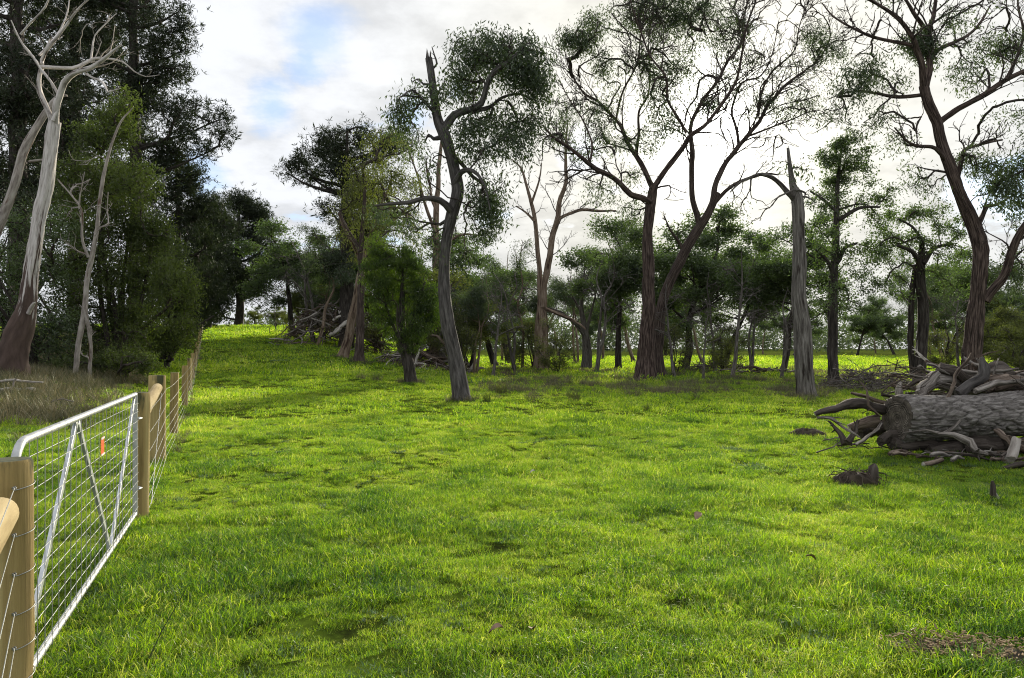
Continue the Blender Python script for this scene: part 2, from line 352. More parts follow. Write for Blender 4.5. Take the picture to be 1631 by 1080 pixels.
def grow(mains, nodes_from, tips, rng, tipr=.008, maxlen=3.0, up=.12, power=.47, zmin=None):
    """join every twig end to wood that grows towards it, so the finest twigs hang on limbs that are really there"""
    pos = []; tan = []
    for (p, r, t0) in mains:
        k = min(max(0, int(len(p)*t0)), len(p)-1); pos.append(p[k:]); tan.append(unit(np.gradient(p, axis=0))[k:])
    base = np.vstack(pos); nb = len(base)
    if len(tips) == 0: return []
    dist = np.array([np.min(np.linalg.norm(base-t, axis=1)) for t in tips])
    order = np.argsort(dist)
    cap = nb+len(tips)*4+8
    A = np.zeros((cap, 3)); A[:nb] = base; TG = np.zeros((cap, 3)); TG[:nb] = np.vstack(tan)
    cnt = nb; parent = -np.ones(cap, int); paths = []
    for i in order:
        q = tips[i]; dd = q-A[:cnt]; ds = np.linalg.norm(dd, axis=1)
        cosa = np.einsum('ij,ij->i', dd, TG[:cnt])/(ds+.01)
        cost = ds*(1.75-cosa)+.05
        j = int(np.argmin(cost)); p0 = A[j]; D = ds[j]
        if D > maxlen*3 or D < .03: continue
        mid = p0+TG[j]*D*.38+rng.normal(size=3)*D*.07+np.array([0, 0, up*D*.4])
        ts = np.array([.25, .5, .78, 1.0])[:, None]
        pts = (1-ts)**2*p0+2*ts*(1-ts)*mid+ts**2*q+rng.normal(size=(4, 3))*D*.022*np.array([1, 1, 1, 0])[:, None]
        ids = np.arange(cnt, cnt+4); A[ids] = pts; parent[ids] = np.concatenate([[j], ids[:-1]]); TG[ids] = unit(np.gradient(np.vstack([p0, pts]), axis=0))[1:]; cnt += 4
        paths.append((j, ids))
    cntv = np.zeros(cnt)
    for j, ids in paths: cntv[ids[-1]] += 1
    for k in range(cnt-1, nb-1, -1):
        if parent[k] >= 0: cntv[parent[k]] += cntv[k]
    out = []
    for j, ids in paths:
        r = tipr*np.maximum(cntv[ids], 1)**power
        out.append((np.vstack([A[j], A[ids]]), np.concatenate([[r[0]*1.05], r])))
    return out
def ramify(pts, rad, rng, n, depth, tipr, out, up=.25, ang=.75, frac=(.16, .38), t0=.22, maxl=2.6):
    """side branches along a limb, each with side branches of its own"""
    L_ = np.sum(np.linalg.norm(np.diff(pts, axis=0), axis=1)); tg = unit(np.gradient(pts, axis=0))
    for k in range(n):
        t = t0+(1-t0)*((k+rng.random())/n)**.85; i = min(int(t*(len(pts)-1)), len(pts)-1)
        perp = unit(np.cross(tg[i], rng.normal(size=3))); d = unit(tg[i]*.85+perp*ang*rng.uniform(.7, 1.4)+np.array([0, 0, up*rng.uniform(0, 1.4)]))
        ln_ = min(L_*rng.uniform(*frac)*(1.25-.6*t), maxl)
        if ln_ < .12: continue
        m = 5 if depth > 0 else 4; p = [pts[i]]; dd = d.copy()
        for s in range(m-1):
            p.append(p[-1]+dd*ln_/(m-1)); dd = unit(dd+rng.normal(size=3)*.24+np.array([0, 0, up*.22]))
        p = np.array(p); r0 = min(max(rad[i]*.5, tipr), tipr*(1.15+1.1*depth)); r = np.linspace(r0, max(tipr*.8, r0*.3), m)
        out.append((p, r))
        if depth > 0: ramify(p, r, rng, int(rng.integers(3, 6)), depth-1, tipr, out, up, ang, (.25, .55), .25, maxl*.6)

def to_tree_object(name, label, cat, base, trunkB, twigB, crownB, mats, group=None):
    e = empty(name, base, label, cat, group)
    if trunkB.n: link('trunk', trunkB.mesh(name+'_trunk', mats[0], base), e)
    if twigB.n: link('twigs', twigB.mesh(name+'_twigs', mats[1], base, lv=False), e)['kind'] = 'stuff'
    if crownB.n: link('crown', crownB.mesh(name+'_crown', mats[2], base, smooth=False, bk=False, lv=True), e)['kind'] = 'stuff'
    return e

def in_ellipsoid(rng, n, c, r, shell=.45):
    v = unit(rng.normal(size=(n, 3))); rad = rng.random(n)**shell
    return c+v*rad[:, None]*r

def hero(name, label, base, mains, clumps, mats, leaf='gum', seed=1, group=None, cat='tree', tipr=.008, flare=(.5, .35), Y=None, sides=18, lscale=1.0, fib=.05, zsq=1.0, sig=None, rough=.10, wig=.02, broken=None, maxlen=3.0, deep=1.0, side=0.0, lmul=1.0, rlimb=1.0, nmul=1.0, cmul=1.0):
    """a tree read off the photograph: stems as pixel polylines with a depth of their own, foliage as clumps"""
    rng = np.random.default_rng(seed)
    if Y is None: b = hit(*base)
    else:
        X = (base[0]-815.5)/F*Y; b = np.array([X, Y, float(ground(X, Y))])
    Y0 = b[1]; k = Y0/F
    T, Tw, C = MB(), MB(), MB(); M3 = []
    for mi_, ml in enumerate(mains):
        pl, d = ml[0], ml[1]; t0 = ml[2] if len(ml) > 2 else .3
        n = len(pl); dy = np.linspace(d[0], d[1], n)
        p4 = np.array([np.append(P(px, py, Y0)+np.array([0, dyy, 0]), r*k) for (px, py, r), dyy in zip(pl, dy)])
        if mi_ == 0: p4[0, :3] = b-np.array([0, 0, .12])
        p4 = catmull(p4, (.09 if mi_ == 0 else .18) if Y0 < 40 else .3)
        pts = p4[:, :3]; rad = np.maximum(p4[:, 3], .006)
        s = np.linspace(0, 1, len(pts))[:, None]
        L_ = np.linalg.norm(pts[-1]-pts[0])
        wv = np.stack([vnoise(s[:, 0]*L_*.8, s[:, 0]*0+rng.random()*90, a)-.5 for a in range(3)], -1)
        pts = pts+wv*rad[:, None]*(.35 if mi_ == 0 else 1.1)*np.minimum(s*6, 1)+ (wv*wig*L_*(.1 if mi_ == 0 else .6))*np.minimum(s*6, 1)*np.minimum((1-s)*3+.3, 1)
        if mi_: rad = rad*rlimb
        tube(T, pts, rad, (sides if mi_ == 0 else 14) if rad.max() > .05 else 8, rough, rng, True, flare=flare if mi_ == 0 else None, fib=fib, zoff=0 if mi_ == 0 else 40+7*mi_)
        M3.append((pts, rad, t0))
    if broken:                                           # splinters at a snapped top
        c = M3[0][0][-1]; r = M3[0][1][-1]
        for q in range(broken):
            a = rng.random()*6.28; s0 = c+np.array([math.cos(a), math.sin(a), 0])*r*.7-np.array([0, 0, r])
            tube(T, np.array([s0, s0+np.array([rng.normal()*r*.2, rng.normal()*r*.2, r*rng.uniform(1.2, 4)])]), [r*.35, .004], 5)
    if side:
        extra = []
        for mi_, (pts, rad, t0) in enumerate(M3):
            if mi_ == 0: continue
            L_ = np.sum(np.linalg.norm(np.diff(pts, axis=0), axis=1))
            ramify(pts, rad, rng, max(2, int(L_*side)), 2, tipr, extra)
        for p, r in extra: tube(Tw, p, r, 3 if r[0] < .022 else 5, caps=False)
        M3 += [(p, r, .3) for p, r in extra if r[0] > tipr*1.6]
    tips = []; leaves = []
    for cl in clumps:
        px, py, rx, ry, n, lp = cl[:6]; n = int(n*nmul) if lp > 3 else n; rx, ry = (rx*cmul, ry*cmul) if lp > 3 else (rx, ry); lp = lp if lp > 2.5 else 0
        cw = max(rx, ry)*k
        dY = cl[6] if len(cl) > 6 else rng.uniform(-1, 1)*cw*.9*deep
        c = P(px, py, Y0)+np.array([0, dY, 0])
        # keep the place in the picture while the clump sits at its own depth
        c = P(px, py, Y0+dY) if abs(dY) < Y0*.3 else c
        q = in_ellipsoid(rng, n, c, np.array([rx*k, (rx+ry)*.5*k, ry*k]))
        q = q[q[:, 2] > ground(q[:, 0], q[:, 1])+.15]
        tips.append(q); leaves += [lp*lmul*rng.uniform(.4, 1.6) for _ in range(len(q))]
    if tips:
        tips = np.vstack(tips); leaves = np.array(leaves)
        for pts, rad in grow(M3, None, tips, rng, tipr, maxlen):
            tube(Tw, pts, rad, 3 if rad[0] < .03 else 6, caps=False)
        leafy = leaves > 1
        cluster_leaves(C, tips[leafy], leaves[leafy], leaf, rng, lscale, sig=sig)
    return to_tree_object(name, label, cat, b, T, Tw, C, mats, group)

# ------------------------------------------------------------------ ground
SOIL = (hit(1530, 1035, 2.5), .40, .17)
def dry_mask(X, Y):
    """1 where the ground is leaf litter and dead grass instead of pasture"""
    left = fence_x(np.maximum(Y, 0))-X+(vnoise(X*.6, Y*.6, 21)-.5)*1.6
    a = sstep(left, 1.5, 4.0)*sstep(Y, 12, 17)*(1-sstep(Y, 34, 55)*.75)
    px = X/np.maximum(Y, 1)
    b = sstep(Y+6*(vnoise(X*.25, Y*.25, 4)-.5), 22, 29)*sstep(px, -.08, .0)*.8*(1-sstep(Y, 50, 66)*.7)*sstep(vnoise(X*.35, Y*.35, 31), .22, .55)
    return np.maximum(a, b)
def soil_mask(X, Y):
    c, a, b = SOIL
    d = np.hypot((X-c[0])/a, (Y-c[1])/b)+(fbm(X*5, Y*5, 77, 2)-.4)*.9
    return 1-sstep(d, .65, 1.1)
def make_ground():
    xs = 380*np.sinh(np.linspace(-1, 1, 230)*5.2)/math.sinh(5.2)
    ys = -12+712*np.expm1(np.linspace(0, 1, 280)*4.6)/math.expm1(4.6)
    X, Y = np.meshgrid(xs, ys); Z = ground(X, Y)
    sm = soil_mask(X, Y); Z = Z+.03*sm-.014*(1-sstep(Y, 20, 30))
    V = np.stack([X, Y, Z], -1).reshape(-1, 3); ny, nx = X.shape
    i = np.arange(ny-1)[:, None]*nx; j = np.arange(nx-1)[None]
    q = np.stack([i+j, i+j+1, i+nx+j+1, i+nx+j], -1).reshape(-1, 4)
    B = MB(); B.add(V, q, lv=np.clip(dry_mask(X, Y), 0, 1).ravel())
    m, nt, N, L, o = mat_new('pasture_soil')
    b = N('ShaderNodeBsdfDiffuse')
    geo = N('ShaderNodeNewGeometry'); at = N('ShaderNodeAttribute'); at.attribute_name = 'lv'
    n = N('ShaderNodeTexNoise'); n.inputs['Scale'].default_value = 3.0; n.inputs['Detail'].default_value = 9; n.inputs['Roughness'].default_value = .7; L(geo.outputs['Position'], n.inputs['Vector'])
    n2 = N('ShaderNodeTexNoise'); n2.inputs['Scale'].default_value = .22; n2.inputs['Detail'].default_value = 5; L(geo.outputs['Position'], n2.inputs['Vector'])
    g1 = ramp(nt, [(.36, (.022, .026, .009)), (.5, (.060, .088, .013)), (.64, (.115, .165, .02))]); L(n.outputs[0], g1.inputs[0])
    g2 = ramp(nt, [(.3, (.75, .85, .8)), (.7, (1.15, 1.08, .9))]); L(n2.outputs[0], g2.inputs[0])
    mu = N('ShaderNodeMix'); mu.data_type = 'RGBA'; mu.blend_type = 'MULTIPLY'; mu.inputs[0].default_value = 1; L(g1.outputs[0], mu.inputs[6]); L(g2.outputs[0], mu.inputs[7])
    dr = ramp(nt, [(.3, (.035, .026, .017)), (.55, (.10, .078, .05)), (.75, (.17, .135, .085))]); L(n.outputs[0], dr.inputs[0])
    mx = N('ShaderNodeMix'); mx.data_type = 'RGBA'; L(at.outputs['Fac'], mx.inputs[0]); L(mu.outputs[2], mx.inputs[6]); L(dr.outputs[0], mx.inputs[7])
    L(mx.outputs[2], b.inputs['Color'])
    bp = N('ShaderNodeBump'); bp.inputs['Strength'].default_value = .7; bp.inputs['Distance'].default_value = .05; L(n.outputs[0], bp.inputs['Height']); L(bp.outputs[0], b.inputs['Normal'])
    L(b.outputs[0], o.inputs[0])
    g = link('ground', B.mesh('ground', m, bk=False, lv=True)); g['kind'] = 'structure'
make_ground()

# ------------------------------------------------------------------ grass (uncountable: stuff)
def grass_mat(name, cols, tcol, tfac=.5, nlo=.7, nhi=1.25):
    m, nt, N, L, o = mat_new(name)
    at = N('ShaderNodeAttribute'); at.attribute_name = 'lv'
    geo = N('ShaderNodeNewGeometry')
    n = N('ShaderNodeTexNoise'); n.inputs['Scale'].default_value = .9; n.inputs['Detail'].default_value = 5; n.inputs['Roughness'].default_value = .6; L(geo.outputs['Position'], n.inputs['Vector'])
    n2 = N('ShaderNodeTexNoise'); n2.inputs['Scale'].default_value = .16; n2.inputs['Detail'].default_value = 3; L(geo.outputs['Position'], n2.inputs['Vector'])
    ad = N('ShaderNodeMath'); ad.operation = 'MULTIPLY_ADD'; L(n.outputs[0], ad.inputs[0]); ad.inputs[1].default_value = 1.5; ad.inputs[2].default_value = -.75
    a2 = N('ShaderNodeMath'); a2.operation = 'ADD'; L(ad.outputs[0], a2.inputs[0]); L(at.outputs['Fac'], a2.inputs[1])
    a3 = N('ShaderNodeMath'); a3.operation = 'MULTIPLY_ADD'; L(n2.outputs[0], a3.inputs[0]); a3.inputs[1].default_value = 1.0; a3.inputs[2].default_value = -.5
    a4 = N('ShaderNodeMath'); a4.operation = 'ADD'; L(a2.outputs[0], a4.inputs[0]); L(a3.outputs[0], a4.inputs[1])
    r = ramp(nt, cols); L(a4.outputs[0], r.inputs[0])
    d = N('ShaderNodeBsdfDiffuse'); L(r.outputs[0], d.inputs[0])
    mc = N('ShaderNodeMix'); mc.data_type = 'RGBA'; mc.blend_type = 'MULTIPLY'; mc.inputs[0].default_value = 1; L(r.outputs[0], mc.inputs[6]); mc.inputs[7].default_value = (*tcol, 1)
    t = N('ShaderNodeBsdfTranslucent'); L(mc.outputs[2], t.inputs[0])
    mx = N('ShaderNodeMixShader'); mx.inputs[0].default_value = tfac; L(d.outputs[0], mx.inputs[1]); L(t.outputs[0], mx.inputs[2])
    g = N('ShaderNodeBsdfGlossy'); g.inputs['Roughness'].default_value = .38; g.inputs[0].default_value = (.9, .95, .85, 1)
    m2 = N('ShaderNodeMixShader'); m2.inputs[0].default_value = .035; L(mx.outputs[0], m2.inputs[1]); L(g.outputs[0], m2.inputs[2])
    L(m2.outputs[0], o.inputs[0]); return m
GREEN = [(.0, (.030, .076, .013)), (.25, (.106, .176, .012)), (.6, (.200, .278, .012)), (.88, (.285, .326, .026)), (1.0, (.36, .34, .13))]
M['grass'] = grass_mat('grass_blade', GREEN, (2.2, 2.5, 1.0), .56)
M['grass_dry'] = grass_mat('grass_dry', [(.0, (.040, .055, .018)), (.35, (.085, .088, .040)), (.7, (.155, .14, .078)), (1, (.27, .235, .15))], (1.2, 1.15, 1.0), .35)
M['grass_rush'] = grass_mat('grass_rush', [(.0, (.03, .05, .012)), (.5, (.08, .10, .025)), (1, (.17, .15, .06))], (1.3, 1.4, .8), .35)
M['weed'] = grass_mat('weed_leaf', [(.0, (.05, .095, .04)), (.6, (.11, .17, .075)), (1, (.19, .25, .13))], (1.3, 1.5, 1.0), .35)
def blades(B, n, R_, hl, hh, wd, lean, rng, seg=3, tone=(0, 1), spread=1.0):
    a = rng.random(n)*6.283; r = R_*np.sqrt(rng.random(n)); b0 = np.stack([r*np.cos(a), r*np.sin(a), np.full(n, -.015)], -1)
    az = rng.random(n)*6.283; dirh = np.stack([np.cos(az), np.sin(az), 0*az], -1); side = np.stack([-np.sin(az), np.cos(az), 0*az], -1)
    tw = rng.normal(size=n)*.7; side = unit(side*np.cos(tw)[:, None]+dirh*np.sin(tw)[:, None])
    H = rng.uniform(hl, hh, n); ln_ = np.abs(rng.normal(lean, lean*.5, n)); bend = rng.uniform(.4, 1.5, n)*ln_
    t = np.linspace(0, 1, seg+1); th0 = rng.uniform(.05, .35, n)
    pts = [b0]; ang = th0.copy()
    for i in range(seg):
        ang = ang+bend*1.5/seg*(1.25 if i else .6); st = H/seg
        pts.append(pts[-1]+dirh*(np.sin(ang)*st)[:, None]+np.array([0, 0, 1])*(np.cos(ang)*st)[:, None])
    W_ = rng.uniform(.7, 1.3, n)*wd
    verts = []
    for i in range(seg):
        w = (W_*(1-.18*i if i < seg-1 else .62))[:, None]*.5
        verts += [pts[i]-side*w, pts[i]+side*w]
    verts.append(pts[-1]); k = len(verts)
    V = np.stack(verts, 1).reshape(-1, 3); o = np.arange(n)[:, None]*k
    q = np.concatenate([o+np.array([2*i, 2*i+1, 2*i+3, 2*i+2]) for i in range(seg-1)])
    tr = o+np.array([2*seg-2, 2*seg-1, 2*seg])
    B.add(V, q, tr, lv=np.repeat(rng.uniform(tone[0], tone[1], n), k))
def scatter_object(name, label, cat, protos, pts, rot, scl, idx, kind='stuff'):
    """one object: points carrying copies of the given small meshes"""
    c = bpy.data.collections.new(name+'_kinds')
    for i, (me) in enumerate(protos): c.objects.link(bpy.data.objects.new('%s_kind_%02d' % (name, i), me))
    me = bpy.data.meshes.new(name); me.vertices.add(len(pts)); me.vertices.foreach_set('co', pts.astype(np.float32).ravel())
    a = me.attributes.new('rot', 'FLOAT_VECTOR', 'POINT'); a.data.foreach_set('vector', rot.astype(np.float32).ravel())
    a = me.attributes.new('scl', 'FLOAT_VECTOR', 'POINT'); a.data.foreach_set('vector', scl.astype(np.float32).ravel())
    a = me.attributes.new('idx', 'INT', 'POINT'); a.data.foreach_set('value', idx.astype(np.int32))
    o = link(name, me); tag(o, label, cat, kind=kind)
    ng = bpy.data.node_groups.new(name+'_scatter', 'GeometryNodeTree')
    ng.interface.new_socket('Geometry', in_out='INPUT', socket_type='NodeSocketGeometry'); ng.interface.new_socket('Geometry', in_out='OUTPUT', socket_type='NodeSocketGeometry')
    N = ng.nodes.new; L = ng.links.new
    gi, go = N('NodeGroupInput'), N('NodeGroupOutput'); ip = N('GeometryNodeInstanceOnPoints'); ci = N('GeometryNodeCollectionInfo')
    ci.inputs['Collection'].default_value = c; ci.inputs['Separate Children'].default_value = True; ci.inputs['Reset Children'].default_value = True
    L(gi.outputs[0], ip.inputs['Points']); L(ci.outputs[0], ip.inputs['Instance']); ip.inputs['Pick Instance'].default_value = True
    def attr(n, t):
        q = N('GeometryNodeInputNamedAttribute'); q.data_type = t; q.inputs['Name'].default_value = n; return q.outputs['Attribute']
    e = N('FunctionNodeEulerToRotation'); L(attr('rot', 'FLOAT_VECTOR'), e.inputs[0]); L(e.outputs[0], ip.inputs['Rotation'])
    L(attr('scl', 'FLOAT_VECTOR'), ip.inputs['Scale']); L(attr('idx', 'INT'), ip.inputs['Instance Index'])
    L(ip.outputs[0], go.inputs[0])
    md = o.modifiers.new('scatter', 'NODES'); md.node_group = ng
    return o
def make_grass():
    rng = np.random.default_rng(11); pr = []
    def mk(fn, mat, name):
        B = MB(); fn(B); pr.append(B.mesh(name, mat, bk=False, lv=True, smooth=False))
    for i in range(4): mk(lambda B: (blades(B, 215, .16, .026, .074, .0039, .95, rng, 3, (0.0, .9)), blades(B, 12, .15, .035, .08, .0034, 1.3, rng, 3, (.95, 1.2))), 'grass', 'turf')        # 0-3 short
    for i in range(2): mk(lambda B: (blades(B, 150, .14, .045, .105, .0044, .85, rng, 4, (-.1, .6)), blades(B, 6, .13, .06, .11, .004, 1.1, rng, 3, (.9, 1.1))), 'grass', 'tall turf')      # 4-5 tall
    mk(lambda B: blades(B, 90, .17, .04, .10, .0040, 1.4, rng, 3, (.45, 1.2)), 'grass', 'matted turf')                                                                                  # 6
    for i in range(3): mk(lambda B: blades(B, 120, .30, .045, .105, .011, .9, rng, 2, (0, .95)), 'grass', 'mid turf')                                                                     # 7-9
    for i in range(2): mk(lambda B: blades(B, 80, .62, .07, .17, .032, .8, rng, 2, (0, .95)), 'grass', 'far turf')                                                                     # 10-11
    for i in range(3): mk(lambda B: blades(B, 75, .22, .20, .62, .010, .5, rng, 3, (0, 1)), 'grass_dry', 'dry grass')                                                                  # 12-14
    mk(lambda B: blades(B, 60, .14, .03, .09, .013, .9, rng, 2, (0, 1)), 'weed', 'low weed')                                                                                           # 15
    PT, RO, SC, ID = [], [], [], []
    def zone(y0, y1, dens, pick, s0, s1, margin=1.0):
        A = .78*(y1*y1-y0*y0)+margin*2*(y1-y0); n = int(A*dens)
        Y = np.sqrt(rng.random(n)*(y1*y1-y0*y0)+y0*y0); X = (rng.random(n)*2-1)*(.74*Y+margin)
        sm = soil_mask(X, Y); keep = rng.random(n) > sm*.80
        dm = dry_mask(X, Y); hol = vnoise(X*1.7+9, Y*1.7, 41)*.65+vnoise(X*.6, Y*.6, 43)*.35
        keep &= rng.random(n) > dm*.55
        keep &= rng.random(n) > .35*sstep(hol, .70, .84)*sstep(Y, 8, 12)
        X, Y, hol = X[keep], Y[keep], hol[keep]; n = len(X)
        PT.append(np.stack([X, Y, ground(X, Y)+.025*soil_mask(X, Y)], -1)); RO.append(np.stack([rng.normal(size=n)*.16, rng.normal(size=n)*.16, rng.random(n)*6.283], -1))
        lush = .55*fbm(X*2.3+40, Y*2.3, 51, 2)*1.16+.45*fbm(X*.5+40, Y*.5, 57, 3)
        sc = rng.uniform(s0, s1, n)*(.62+.72*sstep(lush, .32, .58)); SC.append(np.stack([sc*1.0, sc*1.0, sc*rng.uniform(.8, 1.15, n)], -1))
        ID.append(pick(n, lush))
    def near_pick(n, lush):
        i = rng.integers(0, 4, n); tall = (lush > .46) & (rng.random(n) < .5); i[tall] = rng.integers(4, 6, tall.sum())
        mat_ = rng.random(n) < .16; i[mat_] = 6; w = (rng.random(n) < .07) & (lush < .42); i[w] = 15
        return i
    zone(1.6, 9, 125, near_pick, .70, 1.0, 1.6)
    zone(9, 17, 56, near_pick, .82, 1.2, 1.6)
    zone(14, 40, 9.5, lambda n, l: rng.integers(7, 10, n), .8, 1.3, 2)
    zone(34, 110, 2.2, lambda n, l: rng.integers(10, 12, n), .8, 1.4, 2)
    for (px, py, rr) in ((738, 640, .45), (656, 612, .5), (1027, 607, .9), (1047, 600, .8), (1283, 632, .5), (1328, 618, .4), (863, 590, .8), (546, 571, .8), (572, 577, .8), (1463, 612, .5), (934, 588, .7)):
        h_ = hit(px, py); n = 70; an = rng.random(n)*6.283; ra = rr*(.35+.75*rng.random(n)); X = h_[0]+ra*np.cos(an); Y = h_[1]+ra*np.sin(an)
        PT.append(np.stack([X, Y, ground(X, Y)], -1)); RO.append(np.stack([rng.normal(size=n)*.2, rng.normal(size=n)*.2, an], -1)); s_ = rng.uniform(.9, 1.9, n); k_ = rng.random(n) < .3; s_[k_] *= .4; SC.append(np.stack([s_, s_, s_], -1)); ID.append(np.where(k_, rng.integers(12, 15, n), rng.integers(4, 6, n)))
    o = scatter_object('grass', 'bright green pasture grass covering the paddock', 'grass', pr, np.vstack(PT), np.vstack(RO), np.vstack(SC), np.concatenate(ID))
    # dead grass on the bank behind the fence and in the wood's edge
    n = 30000; Y = np.sqrt(rng.random(n)*(62**2-8**2)+64); X = (rng.random(n)*2-1)*.76*Y
    dm = dry_mask(X, Y); left = fence_x(Y)-X
    cl = sstep(vnoise(X*.8, Y*.8, 91), .35, .7)
    keep = rng.random(n) < np.where(left > 0, dm*.85, dm*.6*cl)
    keep |= (left < 0) & (left > -.25) & (rng.random(n) < .25) & (Y > 9)
    keep &= ~((left > 7) & (Y < 30) & (rng.random(n) < .5))
    X, Y, left = X[keep], Y[keep], left[keep]; n = len(X)
    s = np.where(left > .3, rng.uniform(.5, 1.15, n), rng.uniform(.35, .8, n))
    s = np.where((left <= .3) & (left > -.4), .4, s)
    scatter_object('dry_grass', 'tall dead straw coloured grass on the bank behind the fence', 'grass', pr[12:15], np.stack([X, Y, ground(X, Y)], -1),
                   np.stack([rng.normal(size=n)*.12, rng.normal(size=n)*.12, rng.random(n)*6.283], -1), np.stack([s*1.1, s*1.1, s], -1), rng.integers(0, 3, n))
make_grass()

# ------------------------------------------------------------------ fence and gate
M['post'] = bark_mat('treated_pine', [(.2, (.16, .115, .042)), (.5, (.33, .245, .098)), (.8, (.47, .37, .165))], 10, .05, .5, blotch=((.10, .10, .05), .64), blotch_z=(1.25, 1.50), lift=(0, .2))
M['post_end'] = plain('post_end_grain', (.30, .235, .13), .9, nscale=30, var=.35, bump=.4)
M['post_top'] = plain('weathered_post_top', (.085, .09, .05), .9, nscale=25, var=.5)
M['rail'] = bark_mat('peeled_rail', [(.2, (.32, .235, .11)), (.5, (.50, .39, .205)), (.8, (.60, .50, .30))], 7, .08, .3)
M['galv'] = plain('galvanised_steel', (.60, .62, .64), .42, .7, 14, .18)
M['galv_tube'] = plain('galvanised_tube', (.47, .48, .47), .48, .5, 16, .3)
M['wire'] = plain('fence_wire', (.36, .37, .36), .5, .7, 30, .12)
M['orange'] = plain('orange_plastic', (.80, .13, .02), .5, nscale=60, var=.12)
M['white_print'] = plain('white_print', (.80, .76, .70), .6, nscale=60, var=.06)
FD = unit(np.array([-.41, 1.0, 0])); FN = np.array([FD[1], -FD[0], 0])    # along the fence; FN points to the paddock
G0 = np.array([-2.2, 3.26]); G1 = np.array([-3.50, 6.90])
def post_mesh(h, r, seed, top='post_top'):
    rng = np.random.default_rng(seed); B = MB()
    z = np.array([-.35, 0, .15, .35, .55, .75, .9, 1.0])*h; z[0] = -.35
    pts = np.stack([rng.normal(size=8)*.003, rng.normal(size=8)*.003, z], -1)
    rr = r*(1.02-.04*np.linspace(0, 1, 8))
    pts = np.vstack([pts, pts[-1]+[0, 0, .012]]); rr = np.append(rr, r*.90)
    tube(B, pts, rr, 20, .03, rng, True, capmi=1, fib=.012)
    return B.mesh('post', ['post', top])
def wire_tube(name, pts, r, parent, mat='wire', sides=5, org=None):
    B = MB(); tube(B, pts, r, sides); return link(name, B.mesh(name, mat, org), parent)
